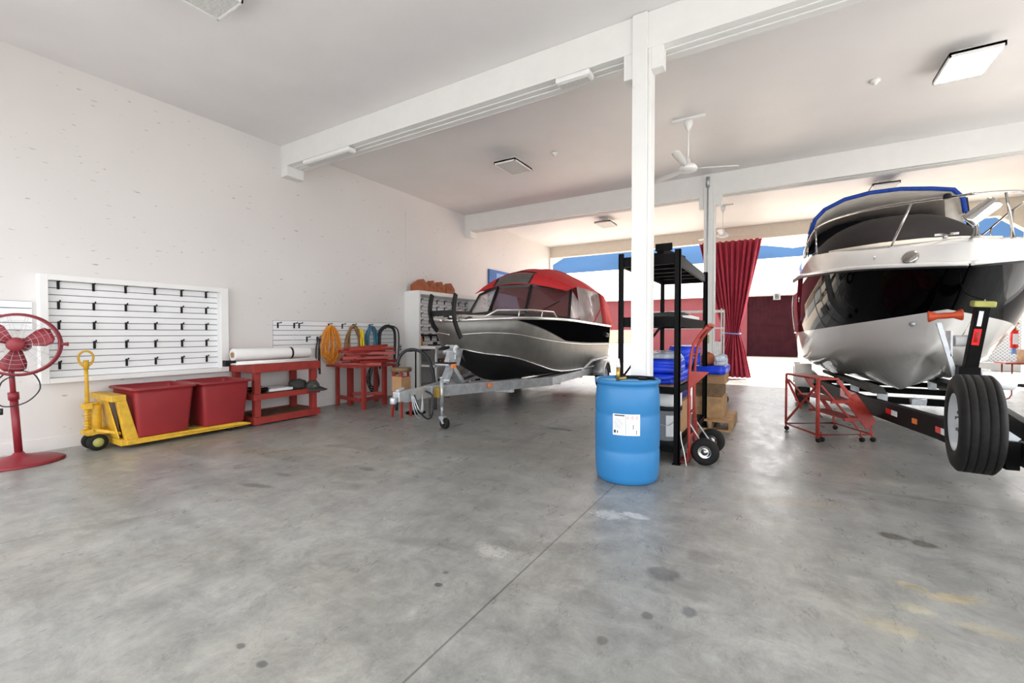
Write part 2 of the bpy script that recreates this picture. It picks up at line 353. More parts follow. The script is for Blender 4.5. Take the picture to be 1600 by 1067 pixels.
# beams
def beam(y, dep, zb, idx, back=.30):
    m = MB().box(WX, EX, y, y+back, zb, Z0)
    m.box(WX, EX, y+back*.3, y+back*.42, zb-.012, zb).box(WX, EX, y+back*.62, y+back*.74, zb-.012, zb)
    m.box(WX, WX+.17, y, y+back, zb-.16, zb)
    struct(m.build('trim_%d' % idx, 'beam', bevel=.006))
beam(F1, .3, 3.97, 2); beam(F2, .3, 3.90, 3, .26)
struct(MB().box(WX, EX, F3, F3+.2, 3.93, Z0).prism([(EX, F3, 3.93), (EX-.45, F3, 3.93), (EX, F3, 3.55)], (0, .2, 0)).build('wall_back', 'cream'))
struct(MB().box(WX, EX, -.8, -.55, 3.35, Z0).build('wall_front', 'beam'))  # unseen front header, set low to hold back daylight
def post(x0, x1, y0, y1, zt, name, label, zb_, conduit=False):
    t = thing(name, label, 'post', ((x0+x1)/2, y1, 0), world=True)
    MB().box(x0, x1-.03, y0, y1-.1, 0, zt).box(x0+.01, x1-.03, y1-.1, y1, 0, zb_).box(x1-.03, x1, y0+.03, y1, 0, zb_).build('shaft', 'beam', t, bevel=.005)
    MB().box(x0-.09, x0, y0+.03, y1-.04, zb_-.24, zb_).build('bracket', 'beam', t, bevel=.005)
    MB().box(x1, x1+.11, y0+.03, y1-.04, zb_-.20, zb_).build('bracket', 'beam', t, bevel=.005)
    if conduit:
        MB().cyl((x0+.07, y0-.012, 1.25), (x0+.07, y0-.012, 4.05), .011).cyl((x0+.07, y0-.02, 4.05), (x0+.07, y0-.02, 4.24), .035).build('conduit', 'galv', t, label='thin grey conduit')
        MB().box(x0+.03, x0+.11, y0-.05, y0, 1.10, 1.26).build('outlet_box', 'olive', t, bevel=.004)
    else:
        MB().box(x0+.015, x0+.03, y0-.012, y0, 3.62, 3.68).build('hook', 'white', t)
post(-1.21, -1.04, 4.25, 4.44, 4.305, 'support_post', 'large white timber post behind the blue drum', 3.97)
post(-1.225, -1.03, 9.17, 9.36, 4.305, 'support_post', 'far white post with a conduit, beside the dark red curtain', 3.90, True)
# ground outside
struct(MB().box(-120, 120, F3+.2, 27.6, -.14, -.02).build('ground_back', 'apron'))
struct(MB().box(-120, 120, 27.6, 140, -.3, -.02).build('ground_far', 'gravel'))
struct(MB().box(-60, 60, -60, -.8, -.14, -.02).build('ground_front', 'yard'))

# far building
bt = thing('storage_building', 'long low storage building with white metal roof and pink wall across the yard', 'building', (-1, 28, 0), world=True)
m = MB(); y = 28.0
m.box(-60, -1.75, y, y+.3, 0, 3.35).box(3.3, 60, y, y+.3, 0, 3.35).build('wall', 'pink', bt)
MB().box(-1.75, -1.45, y-.06, y+.2, 0, 3.3).build('door_post', 'pink', bt)
MB().prism([(-60, y-.35, 3.33), (-60, y+.5, 3.33), (-60, 38, 5.9), (-60, 34.2, 6.24)], (120, 0, 0)).build('roof', 'roof', bt)
md = MB().box(-1.45, 3.3, y+.05, y+.12, 0, 3.3)
for k in range(25): md.box(-1.42+k*.19, -1.38+k*.19, y+.03, y+.05, 0, 3.28)
for z in (.9, 1.7, 2.5): md.box(-1.45, 3.3, y+.02, y+.03, z, z+.05)
dr = md.build('roller_door', 'maroon', bt, label='dark maroon door')
sg = MB().box(-.21, .13, y-.42, y-.38, 3.06, 3.42).build('number_sign', 'signface', bt)
text('B', 'letter', 'ink', sg, (-.04, y-.43, 3.22), (PI/2, 0, 0), .32, .004)
bpy.data.objects['letter'].matrix_parent_inverse = Matrix.Identity(4); bpy.data.objects['letter'].location = (-.04, y-.43, 3.22)
sg.matrix_parent_inverse = Matrix.Translation((1, -28, 0))
tag(MB().m(1).box(-8.4, -5.2, 20, 21.2, -.02, .84).m(0).box(-8.45, -5.15, 19.95, 21.25, .84, 1.42).build('covered_stack', ['gravel', 'white'], bevel=.04), 'tan covered stack outside, seen behind the stern of the aluminium boat', 'stack')
# mountains
ridge = [(-1900, 80), (-1700, 110), (-1500, 150), (-1330, 200), (-1180, 200), (-1060, 270), (-960, 350), (-860, 392), (-750, 398), (-600, 388), (-450, 378), (-300, 365), (-150, 340), (-30, 322), (60, 315), (200, 318), (420, 360), (600, 420), (800, 380), (1100, 300), (1500, 260)]
rows = []
for dy, kz in ((-900, 0), (-600, .35), (-300, .72), (0, 1), (500, .3)):
    rows.append([(x+random.uniform(-15, 15), 2050+dy+random.uniform(-40, 40), h_*kz*(1.07 if kz == 1 else random.uniform(.85, 1.0))) for x, h_ in ridge])
tag(MB().grid(rows).build('mountain', 'mountain'), 'hazy blue mountain ridge beyond the white roof', 'mountain')
# ================================================================== CEILING FITTINGS
def ceiling_light(x, y, label, on):
    t = thing('ceiling_light', label, 'light', (x, y, Z0), group='square lights under the ceiling')
    MB().box(-.10, .10, -.10, .10, -.10, 0).build('mount', 'white', t)
    m = MB().box(-.21, .21, -.30, .30, -.125, -.10)
    for a in ((-.21, -.195, -.30, .30), (.195, .21, -.30, .30), (-.21, .21, -.30, -.285), (-.21, .21, .285, .30)): m.box(*a, -.15, -.10)
    m.build('housing', 'white', t)
    MB().box(-.195, .195, -.285, .285, -.145, -.126).build('diffuser', 'lens' if on else 'lensoff', t, label='glowing white panel' if on else 'unlit grey panel')
ceiling_light(-3.97, 6.69, 'unlit square ceiling light left of the white post, between the two nearer beams', False)
ceiling_light(-3.94, 11.45, 'small far ceiling light above the red-topped boat, beyond the second beam', False)
ceiling_light(1.72, 6.65, 'large lit white ceiling light at the upper right', True)
ceiling_light(1.78, 11.4, 'far ceiling light just above the blue canopy of the big boat', False)
ceiling_light(-4.22, 1.86, 'ceiling light cut by the top edge of the picture, nearest of all', False)
def cfan(x, y, label, a0):
    t = thing('ceiling_fan', label, 'ceiling fan', (x, y, Z0), group='white ceiling fans')
    MB().box(-.22, .22, -.025, .025, -.03, 0).build('mounting_bar', 'white', t, bevel=.005)
    MB().lathe([(.0, -.03), (.055, -.04), (.058, -.10), (.03, -.16), (.014, -.19)], seg=20).build('canopy', 'white', t)
    MB().cyl((0, 0, -.15), (0, 0, -.62), .013).build('rod', 'white', t)
    MB().lathe([(.014, -.56), (.032, -.58), (.04, -.64), (.10, -.665), (.125, -.70), (.12, -.735), (.06, -.76), (0, -.765)], seg=28).build('motor', 'white', t)
    for k in range(3):
        a = a0+k*2*PI/3; R = Matrix.Rotation(a, 3, 'Z')
        rows = []
        for i, (r, hw) in enumerate(((.10, .022), (.16, .024), (.24, .042), (.45, .052), (.60, .055), (.66, .045), (.68, .02))):
            rows.append([R @ Vector((r, hw*q, -.705+.010*q+(.02*(r-.1)))) for q in (-1, 0, 1)])
        MB().grid(rows).build('blade', 'white', t, solid=.008)
cfan(-1.10, 6.65, 'white three-bladed ceiling fan right of the near white post', .45)
cfan(-1.13, 11.60, 'smaller white ceiling fan beyond the second beam, above the curtain', .50)
def detector(x, y, label):
    tag(MB().lathe([(0, 0), (.05, 0), (.052, -.02), (.03, -.032), (.02, -.055), (0, -.06)], (x, y, Z0), seg=20).build('smoke_detector', 'white'), label, 'detector', 'round ceiling detectors')
detector(-3.23, 6.8, 'small round white detector on the ceiling right of the unlit square light')
detector(.97, 6.81, 'small round white detector on the ceiling left of the lit square light')
for x0, x1, lb in ((-6.30, -5.25, 'long slim white strip light under the near beam by the left wall'), (-2.02, -1.64, 'short white strip light under the near beam, left of the post')):
    t = thing('strip_light', lb, 'light', ((x0+x1)/2, F1+.03, 3.95), world=True, group='strip lights under the near beam')
    MB().box(x0, x1, F1-.03, F1+.12, 3.895, 3.957).build('body', 'white', t, bevel=.02)
    MB().box(x0+.03, x1-.03, F1, F1+.09, 3.885, 3.896).build('tube_cover', 'lensoff', t)

# ================================================================== LEFT WALL
def bracket(y, z, label, group, proj=.05):
    tag(MB().box(-.006, .006, -.011, .011, -.045, .045).bar((.0, 0, .035), (proj, 0, .040), .012, .012).bar((proj, 0, .036), (proj+.006, 0, .056), .012, .010)
        .build('slatwall_bracket', 'plasticblack'), label, 'bracket', group).location = (WXF+.008, y, z)
def slat_panel(x, y0, y1, z0, z1, n, parent=None, name='slat_panel'):
    """white slats with dark gaps between them"""
    m = MB().m(1).box(x, x+.006, y0, y1, z0, z1).m(0); dz = (z1-z0)/n
    for k in range(n): m.box(x, x+.018, y0, y1, z0+k*dz+.004, z0+(k+1)*dz-.004)
    return m.build(name, ['slat', 'groove'], parent)
t = thing('slatwall_display', 'large white framed slatwall board on the left wall above the red tubs', 'display board', (WX, 2.45, .75), world=True)
slat_panel(WX, 1.56, 3.30, .80, 1.876, 14, t)
for a in ((1.49, 1.56, .745, 1.94), (3.30, 3.40, .745, 1.94)): MB().box(WX, WX+.12, a[0], a[1], a[2], a[3]).build('frame_side', 'white', t, bevel=.004)
for a in ((1.56, 3.30, 1.876, 1.94), (1.56, 3.30, .745, .80)): MB().box(WX, WX+.12, *a).build('frame_rail', 'white', t, bevel=.004)
WXF = WX+.018
ordn = ['first', 'second', 'third', 'fourth', 'fifth', 'sixth']; rown = ['top', 'second', 'middle', 'fourth', 'bottom']
for r in range(5):
    for c in range(6):
        if r == 4 and c == 1: continue
        bracket(1.66+c*.298, 1.83-r*.2235, 'black bracket in the big framed display, %s row, %s from the left' % (rown[r], ordn[c]), 'brackets in the framed slatwall display')
pn = slat_panel(WX, .35, 1.455, 1.33, 1.64, 4, None, 'slatwall_strip'); tag(pn, 'low piece of white slatwall behind the red fan', 'slatwall panel')
pn = slat_panel(WX+.003, 4.12, 6.72, 1.02, 1.50, 6, None, 'slatwall_strip'); tag(pn, 'long white slatwall strip on the wall with the coiled cords', 'slatwall panel')
for y, z, lb in [(4.19, 1.42, 'leftmost black bracket on the slatwall strip'), (4.47, 1.42, 'black bracket on the slatwall strip holding a white string'), (4.56, 1.42, 'black bracket just right of the white string'), (4.70, 1.19, 'lone black bracket on the lower half of the strip, above the white roll'),
                 (5.13, 1.42, 'black bracket holding the orange cord'), (5.42, 1.42, 'empty black bracket between the orange cord and the brown rope'), (5.66, 1.42, 'black bracket holding the brown rope'), (6.05, 1.42, 'black bracket holding the blue hose'), (6.47, 1.42, 'rightmost black bracket, inside the black hose loop'), (4.90, 1.19, 'black bracket holding the black cord at the end of the white roll')]:
    bracket(y, z, lb, 'brackets on the slatwall strip', .09)
def coil(name, label, cat, y, ztop, wid, length, n, r, mtl, x=WX+.07, sway=.02, group='cords and hoses hung on the slatwall strip', lo=.4):
    m = MB()
    for k in range(n):
        w_ = wid*random.uniform(lo, 1); l_ = length*random.uniform(.78, 1); ox = random.uniform(-.018, .03); sy = random.uniform(-sway, sway)
        pts = []
        for i in range(14):
            a = PI/2+2*PI*i/14; zz = math.sin(a); yy = math.cos(a)*(w_/2)*(1.0-.28*zz)
            pts.append((x+ox+.02*math.cos(2*a+k), y+yy+sy*(1-zz)/2, ztop-l_/2+zz*l_/2-random.uniform(0, .006)))
        m.tube(pts, r, 6, closed=True, smooth=3)
    return tag(m.build(name, mtl), label, cat, group)
coil('extension_cord', 'tangled bright orange extension cord hanging on the wall', 'cord', 5.13, 1.43, .42, .70, 26, .007, 'orangecord', lo=.12)
coil('rope', 'brown rope loop hanging left of the yellow strap', 'rope', 5.64, 1.44, .36, .60, 6, .011, 'brownrope')
tag(MB().tube([(WX+.12, 5.80, 1.36), (WX+.13, 5.82, 1.1), (WX+.13, 5.84, .93)], .02, 8, smooth=4).tube([(WX+.10, 5.77, 1.38), (WX+.11, 5.78, 1.1), (WX+.11, 5.79, .90)], .02, 8, smooth=4).box(WX+.10, WX+.15, 5.79, 5.87, .98, 1.06).build('tow_strap', 'yellowstrap'), 'bright yellow strap hanging between the brown rope and the blue hose', 'strap')
tag(MB().box(WX+.05, WX+.12, 5.90, 6.02, .92, 1.02).build('cloth', 'bluehose', bevel=.02), 'small blue cloth hanging at the foot of the yellow strap', 'cloth')
coil('hose', 'teal blue hose coiled on the slatwall strip', 'hose', 6.06, 1.43, .34, .56, 7, .013, 'bluehose')
def loop(y, zt, wid, bot, r, k):
    return [(WX+.07+k, y-wid/2, bot), (WX+.07+k, y-wid/2, zt-.22), (WX+.09+k, y-wid*.36, zt-.06), (WX+.09+k, y, zt), (WX+.09+k, y+wid*.36, zt-.06), (WX+.07+k, y+wid/2, zt-.25), (WX+.07+k, y+wid/2-.02, bot+.1)]
tag(MB().tube(loop(6.47, 1.45, .46, .62, .02, 0), .018, 8, smooth=5).tube(loop(6.45, 1.42, .40, .58, .02, .03), .018, 8, smooth=5).tube(loop(6.50, 1.44, .50, .66, .02, .05), .014, 8, smooth=5).build('hose', 'darkhose'), 'thick black hose looped in an arch at the right end of the strip', 'hose')
tag(MB().tube([(WX+.09, 4.88, 1.21), (WX+.06, 4.85, 1.0), (WX+.05, 4.86, .52)], .011, 8, smooth=5).tube([(WX+.09, 4.91, 1.21), (WX+.06, 4.92, 1.0), (WX+.05, 4.93, .58)], .013, 8, smooth=5).tube([(WX+.09, 4.90, 1.20), (WX+.08, 4.89, 1.0), (WX+.07, 4.895, .66)], .013, 8, smooth=5).build('cord', 'darkhose'), 'black cord hanging straight down at the end of the white roll', 'cord')
coil('cord', 'dark tangle of cord hanging below the red table', 'cord', 6.10, .68, .30, .55, 6, .009, 'darkhose', sway=.05)
tag(MB().tube([(WX+.09, 4.47, 1.44), (WX+.05, 4.43, 1.2), (WX+.05, 4.42, 1.06)], .003, 6, smooth=4).tube([(WX+.09, 4.47, 1.44), (WX+.05, 4.56, 1.2), (WX+.05, 4.60, 1.10)], .003, 6, smooth=4).build('string', 'paper'), 'thin white string hung over a bracket above the roll', 'string')
t = thing('wall_outlet', 'grey outlet cover on the wall left of the white cabinet', 'outlet', (WX, 6.9, .98), world=True)
MB().box(WX, WX+.012, 6.86, 6.94, .90, 1.05).build('cover_plate', 'galv', t, bevel=.003)
MB().box(WX+.012, WX+.018, 6.88, 6.92, .93, .965).box(WX+.012, WX+.018, 6.88, 6.92, .985, 1.02).build('socket', 'groove', t)

# banner
t = thing('banner', 'blue banner on the far left wall partly behind the red canvas', 'banner', (WX, 11.4, 2.3), world=True)
MB().box(WX+.004, WX+.05, 10.26, 13.0, 1.95, 3.07).build('panel', 'blueban', t)
MB().box(WX+.05, WX+.056, 10.62, 12.9, 2.03, 2.99).build('field', 'banpale', t, label='paler blue field')
text('T', 'letter', 'label', t, (WX+.06, 10.95, 2.60), (PI/2, 0, PI/2), .45)

# ---- white cabinet with slatwall back (wall unit)
t = thing('wall_cabinet', 'tall white cabinet wall with slatwall interior behind the aluminium boat', 'cabinet', (WX, 8.2, 0), world=True)
for y in (7.04, 9.30): MB().box(WX, -6.50, y, y+.06, 0, 2.20).build('side_panel', 'white', t, bevel=.004)
MB().box(WX, -6.50, 7.10, 9.30, 2.12, 2.20).build('top_panel', 'white', t, bevel=.004)
slat_panel(WX, 7.10, 9.30, 1.03, 2.12, 14, t)
t = thing('workbench', 'white counter with open shelves below the slatwall cabinet', 'counter', (WX+.4, 8.2, 0), world=True)
MB().box(WX, -6.10, 7.10, 9.4, .96, 1.02).build('worktop', 'white', t, bevel=.005)
MB().box(WX+.02, -6.07, 7.12, 9.38, .58, .62).build('shelf', 'white', t)
MB().box(WX+.02, -6.07, 7.12, 9.38, .12, .16).build('shelf', 'white', t)
for y in (7.12, 8.3, 9.34): MB().box(-6.13, -6.09, y, y+.04, 0, .96).build('leg', 'white', t)
MB().box(-6.13, -6.11, 7.12, 9.38, .86, .96).build('fascia', 'white', t)
for r in range(6):
    for c in range(8):
        bracket(7.25+c*.275, 2.02-r*.156, 'black bracket on the slatwall inside the white cabinet, %s row, %s along' % ((['top', 'second', 'third', 'fourth', 'fifth', 'bottom'])[r], (ordn+['seventh', 'eighth'])[c]), 'brackets inside the white cabinet', .06)
tag(MB().box(-.02, .02, -.32, .32, -.02, .02).box(-.015, .015, -.28, -.25, -.14, 0).box(-.015, .015, -.02, .01, -.12, 0).box(-.015, .015, .22, .25, -.14, 0).build('tool_rack', 'plasticblack'), 'black tool rack bar on the cabinet slatwall above the counter', 'rack').location = (WX+.04, 7.85, 1.24)
tag(MB().cyl((0, 0, 0), (0, 0, .13), .05).cyl((0, 0, .13), (0, 0, .19), .05, .02).cyl((0, 0, .19), (0, 0, .22), .02).build('spray_bottle', 'orangecord'), 'orange bottle on the white counter at its left end', 'bottle').location = (-6.62, 7.22, 1.02)
tag(MB().box(-.06, .06, -.28, .28, 0, .025).box(-.05, .03, -.12, -.05, .025, .08).build('hand_tool', 'plasticblack', bevel=.008), 'long black tool lying flat on the white counter', 'tool').location = (-6.45, 7.60, 1.02)
def clutter(x0, x1, y0, y1, z, n, grp, lab, r=(.05, .09)):
    """small parts on a shelf, each a thing"""
    cols = ['plasticblack', 'terracotta', 'redmetal', 'card', 'galv', 'darkhose', 'brass', 'greycloth']
    kind = ['reel', 'bottle', 'box', 'can']; nm = {'plasticblack': 'black', 'terracotta': 'rust brown', 'redmetal': 'red', 'card': 'tan', 'galv': 'grey', 'darkhose': 'dark', 'brass': 'brassy', 'greycloth': 'charcoal'}
    for k in range(n):
        c_ = cols[k % len(cols)]; q = kind[(k*3+k//4) % 4]; y = y0+(k+.5)*(y1-y0)/n; x = (x0+x1)/2; rr = min(random.uniform(*r), (y1-y0)/n*.46); h_ = rr*random.uniform(1.6, 2.6)
        m = MB()
        if q == 'reel': m.lathe([(0, 0), (rr, 0), (rr, .02), (rr*.5, .03), (rr*.5, h_*.6), (rr, h_*.62), (rr, h_*.62+.02), (0, h_*.62+.02)], seg=18)
        elif q == 'bottle': m.lathe([(0, 0), (rr*.8, 0), (rr*.8, h_*.7), (rr*.3, h_), (rr*.3, h_*1.15), (0, h_*1.15)], seg=18)
        elif q == 'box': m.box(-rr, rr, -rr*.9, rr*.9, 0, h_*.7)
        else: m.lathe([(0, 0), (rr*.85, 0), (rr*.9, .01), (rr*.85, .02), (rr*.85, h_*.9), (rr*.9, h_*.92), (0, h_*.93)], seg=18)
        o = m.build('storage_'+q if q != 'reel' else 'cable_reel', c_); o.location = (x, y, z)
        tag(o, '%s %s %s, %s from the left' % (nm[c_], q, lab, (ordn+['seventh', 'eighth', 'ninth', 'tenth', 'eleventh', 'twelfth'])[k]), q, grp)
clutter(-6.2, -6.2, 7.2, 8.9, .62, 9, 'small goods on the counter shelf', 'on the shelf under the white counter', (.06, .10))
clutter(-6.2, -6.2, 7.2, 8.9, .16, 6, 'goods on the low counter shelf', 'on the low shelf under the white counter', (.10, .15))
for k, (y, w_) in enumerate(((7.30, .20), (7.635, .122), (7.915, .135), (8.25, .155))):
    m = MB(); h_ = .13; d = .09
    m.prism([(-d, -w_, 0), (-d, w_, 0), (-d, w_, h_), (-d, w_*.1, h_+.14), (-d, -w_, h_)], (2*d, 0, 0))
    m.prism([(d, -w_-.01, 0), (d, w_+.01, 0), (d, w_+.004, .035), (d, -w_-.004, .035)], (.012, 0, 0))
    m.cyl((d, 0, .11), (d+.02, 0, .11), .022)
    o = m.build('gabled_box', 'terracotta', bevel=.008); o.location = (-6.70, y, 2.20)
    tag(o, '%s rust orange gabled box from the left on the white cabinet' % ['first and largest', 'second', 'third', 'fourth'][k], 'box', 'gabled boxes on the cabinet')
# black hose stand in front of the cabinet
t = thing('hose_stand', 'black hose arching over a stand behind the trailer hitch', 'hose', (-4.95, 5.2, 0), world=True)
t.location = (-5.1, 5.45, 0)
MB().tube([(-5.26, 5.17, .05), (-5.25, 5.17, .70), (-5.20, 5.22, .95), (-5.06, 5.33, 1.03), (-4.88, 5.45, .93), (-4.78, 5.52, .60), (-4.76, 5.54, .05)], .026, 10, smooth=6).build('hose_loop', 'darkhose', t)
MB().cyl((-5.02, 5.36, 0), (-5.02, 5.36, 1.0), .012).bar((-5.12, 5.30, 1.0), (-4.80, 5.48, 1.02), .018).build('upright', 'black', t)
MB().lathe([(0, 0), (.16, 0), (.16, .02), (.02, .04)], (-5.02, 5.36, 0)).build('base', 'black', t)
# wooden stool-like stand with carton
t = thing('stool', 'small stool with brown round seat behind the trailer hitch', 'stool', (-4.95, 4.9, 0), world=True)
MB().lathe([(0, .70), (.15, .70), (.16, .73), (.15, .76), (0, .765)], (-5.0, 5.02, 0)).build('seat', 'darkwood', t)
for dx, dy in ((-.1, -.1), (.1, -.1), (-.1, .1), (.1, .1)): MB().bar((-5.0+dx, 5.02+dy, 0), (-5.0+dx*.7, 5.02+dy*.7, .70), .028).build('leg', 'redmetal', t)
tag(MB().box(-.10, .10, -.10, .10, 0, .22).prism([(-.1, -.1, .22), (.1, -.1, .22), (.06, 0, .27), (-.06, 0, .27)], (0, .0, .001)).build('carton', 'card', bevel=.004), 'tan carton standing under the brown stool seat', 'carton').location = (-5.0, 5.02, .40)
MB().box(-5.11, -4.89, 4.91, 5.13, .37, .40).build('footrest', 'darkwood', t)

# ---- red workbench
t = thing('work_bench', 'red painted wooden bench with two open shelves by the left wall', 'bench', (-6.5, 3.9, 0), world=True)
X0, X1, Y0, Y1 = -6.87, -6.20, 3.42, 4.46
def fr(m, z0, z1):  # frame rails around
    return m.box(X0, X1, Y0, Y0+.035, z0, z1).box(X0, X1, Y1-.035, Y1, z0, z1).box(X0, X0+.035, Y0+.035, Y1-.035, z0, z1).box(X1-.035, X1, Y0+.035, Y1-.035, z0, z1)
fr(MB().box(X0, X1, Y0, Y1, .84, .86), .74, .84).build('top', 'redwood', t, bevel=.004)
for nm, z0, z1 in (('middle_shelf', .36, .44), ('lower_shelf', .02, .12)):
    o = fr(MB().m(1).box(X0+.035, X1-.035, Y0+.035, Y1-.035, z1-.03, z1-.015).m(0), z0, z1); o.build(nm, ['redwood', 'darkwood'], t, bevel=.003)
for x in (X0+.036, X1-.12):
    for y in (Y0+.036, Y1-.12): MB().box(x, x+.084, y, y+.084, 0.0, .84).build('leg', 'redwood', t, bevel=.004)
t = thing('plastic_roll', 'thick roll of white plastic sheeting lying on the red bench', 'roll', (-6.5, 3.9, .86), world=True)
MB().lathe([(.038, 0), (.085, 0), (.088, .01), (.088, 1.15), (.085, 1.16), (.038, 1.16), (.038, 0)], (-6.50, 3.30, .99), (0, 1, 0)).build('sheeting', 'paper', t)
MB().lathe([(.030, -.01), (.038, -.01), (.038, 1.17), (.030, 1.17), (.030, -.01)], (-6.50, 3.30, .99), (0, 1, 0)).build('core', 'card', t, label='cardboard core tube')
MB().lathe([(.089, 0), (.0905, 0), (.0905, .03), (.089, .03)], (-6.50, 4.13, .99), (0, 1, 0)).build('strap', 'plasticblack', t)
t = thing('awning_pole', 'long white pole with black clamp ends lying along the front of the bench', 'pole', (-6.3, 3.9, .86), world=True)
MB().cyl((-6.32, 3.12, .885), (-6.30, 4.44, .885), .022).cyl((-6.27, 3.22, .872), (-6.24, 4.44, .872), .010).build('pole', 'white', t)
MB().box(-6.36, -6.28, 3.10, 3.16, .85, .93).cyl((-6.32, 3.16, .90), (-6.32, 3.24, .90), .026).build('end_clamp', 'plasticblack', t)
# things on middle shelf
t = thing('rack_panel', 'ribbed white panel lying on the middle shelf of the red bench', 'panel', (-6.4, 4.0, .45), world=True)
m = MB()
for k in range(9): m.box(-6.75+k*.045, -6.72+k*.045, 3.72, 4.10, .44, .475)
m.box(-6.75, -6.36, 3.72, 4.10, .435, .444); m.build('ribs', 'paper', t, bevel=.003)
t = thing('cable_tangle', 'tangle of black cable ties on the middle shelf left of the white panel', 'cable', (-6.4, 3.6, .43), world=True)
m = MB()
for k in range(6):
    a = random.uniform(0, 6); m.tube([(-6.45+.12*math.cos(a+i*1.1), 3.62+.12*math.sin(a*1.3+i*1.7), .45+.03*(i % 3)) for i in range(6)], .006, 6, smooth=4)
m.build('strands', 'plasticblack', t)
def lump(name, label, cat, x, y, z, rx, ry, rz, mtl, seed, group=None, sq=1.0):
    rn = random.Random(seed); rows = []
    ph = [rn.uniform(0, 6) for _ in range(6)]
    for i in range(9):
        v = i/8*PI; rw = []
        for j in range(20):
            u = j/20*2*PI; d = 1+.10*math.sin(3*u+ph[0])*math.sin(v)+.08*math.sin(5*u+ph[1]+2*v)+.07*math.cos(4*v+ph[2]+u*2)
            cx_, cy_ = math.cos(u), math.sin(u); k_ = 1/max(abs(cx_), abs(cy_))**sq if sq else 1
            rw.append((rx*cx_*math.sin(v)**.6*d*k_ if 0 < i < 8 else 0, ry*cy_*math.sin(v)**.6*d*k_ if 0 < i < 8 else 0, max(rz-rz*math.cos(v)*d, 0.0)))
        rows.append(rw)
    o = MB().grid(rows, close=True).build(name, mtl); o.location = (x, y, z); return tag(o, label, cat, group)
lump('work_glove', 'dark grey folded cloth lump on the middle shelf of the bench', 'cloth', -6.38, 4.20, .43, .10, .13, .075, 'greycloth', 3, sq=0)
t = thing('cap', 'dark baseball cap hanging over the right corner of the middle shelf', 'cap', (-6.25, 4.36, .44), world=True)
MB().lathe([(.105, 0), (.10, .05), (.075, .095), (.03, .115), (0, .118)], (-6.25, 4.36, .44), (0.1, -.15, 1)).build('crown', 'greycloth', t)
MB().grid([[(-6.25+math.cos(a)*r, 4.38+math.sin(a)*r*1.0, .455-(.05 if r > .12 else 0)) for a in [(-1.1+i*.22) for i in range(11)]] for r in (.09, .20)]).build('brim', 'greycloth', t, solid=.006)
MB().box(-6.155, -6.145, 4.31, 4.35, .47, .49).build('badge', 'green', t)

# ---- pallet jack with two tubs
t = thing('pallet_jack', 'yellow hand pallet jack holding two red tubs by the left wall', 'pallet jack', (-6.5, 1.9, 0), world=True)
for x in (-6.80, -6.26):
    m = MB().prism([(x-.075, 2.02, .045), (x-.075, 3.22, .045), (x-.055, 3.36, .055), (x-.055, 3.36, .075), (x-.075, 3.22, .105), (x-.075, 2.02, .105)], (.15, 0, 0))
    m.build('fork', 'yellow', t, bevel=.006)
    MB().cyl((x-.05, 3.12, .035), (x+.05, 3.12, .035), .035).build('roller', 'rubber', t)
m = MB().box(-6.86, -6.20, 1.97, 2.03, .045, .115)
for x in (-6.80, -6.26): m.prism([(x-.035, 2.02, .10), (x-.035, 2.14, .10), (x-.035, 2.02, .60), (x-.035, 1.94, .60)], (.07, 0, 0))
m.prism([(-6.84, 1.90, .54), (-6.22, 1.90, .54), (-6.22, 1.90, .61), (-6.84, 1.90, .61)], (0, .13, 0))
m.prism([(-6.80, 1.97, .12), (-6.26, 1.97, .12), (-6.40, 1.91, .58), (-6.66, 1.91, .58)], (0, .012, 0))
m.build('frame', 'yellow', t, bevel=.006)
MB().cyl((-6.53, 1.845, .20), (-6.53, 1.845, .50), .06).cyl((-6.53, 1.845, .50), (-6.53, 1.845, .53), .045).box(-6.62, -6.44, 1.76, 1.95, .17, .215).build('pump', 'yellow', t, bevel=.005)
m = MB().cyl((-6.47, 1.765, .24), (-6.47, 1.765, .48), .016)
for k in range(7): m.lathe([(.016, 0), (.032, .006), (.016, .012)], (-6.47, 1.765, .25+k*.03), seg=16)
m.box(-6.52, -6.42, 1.73, 1.80, .47, .53).box(-6.51, -6.43, 1.72, 1.81, .20, .24).build('spring', 'yellow', t)
MB().prism([(-6.60, 1.80, .22), (-6.46, 1.80, .22), (-6.30, 2.0, .16), (-6.76, 2.0, .16)], (0, 0, .03)).build('linkage', 'yellow', t)
MB().tube([(-6.50, 1.78, .50), (-6.50, 1.775, .92)], [.020, .017], 12).cyl((-6.50, 1.775, .90), (-6.50, 1.775, 1.0), .024).build('tiller', 'yellow', t)
MB().tube([(-6.50+.0, 1.775+math.sin(a)*.062, 1.03-math.cos(a)*(.10 if math.cos(a) > 0 else .07)) for a in [i*2*PI/16 for i in range(16)]], .011, 8, closed=True).build('handle_loop', 'yellow', t)
for x in (-6.45, -6.61):
    w_ = MB().lathe([(.05, -.03), (.085, -.03), (.09, -.022), (.09, .022), (.085, .03), (.05, .03)], (x, 1.845, .09), (1, 0, 0)).build('steering_wheel', 'rubber', t)
    MB().lathe([(0, -.027), (.052, -.027), (.055, -.01), (.055, .01), (.052, .027), (0, .027)], (x, 1.845, .09), (1, 0, 0)).build('hub', 'olive', w_).matrix_parent_inverse = Matrix.Identity(4)
def rrect(cx, cy, hx, hy, r, z, n=4):
    p = []
    for sx_, sy_, a0 in ((1, 1, 0), (-1, 1, PI/2), (-1, -1, PI), (1, -1, 3*PI/2)):
        for i in range(n+1): a = a0+i*PI/2/n; p.append((cx+sx_*(hx-r)+math.cos(a)*r, cy+sy_*(hy-r)+math.sin(a)*r, z))
    return p
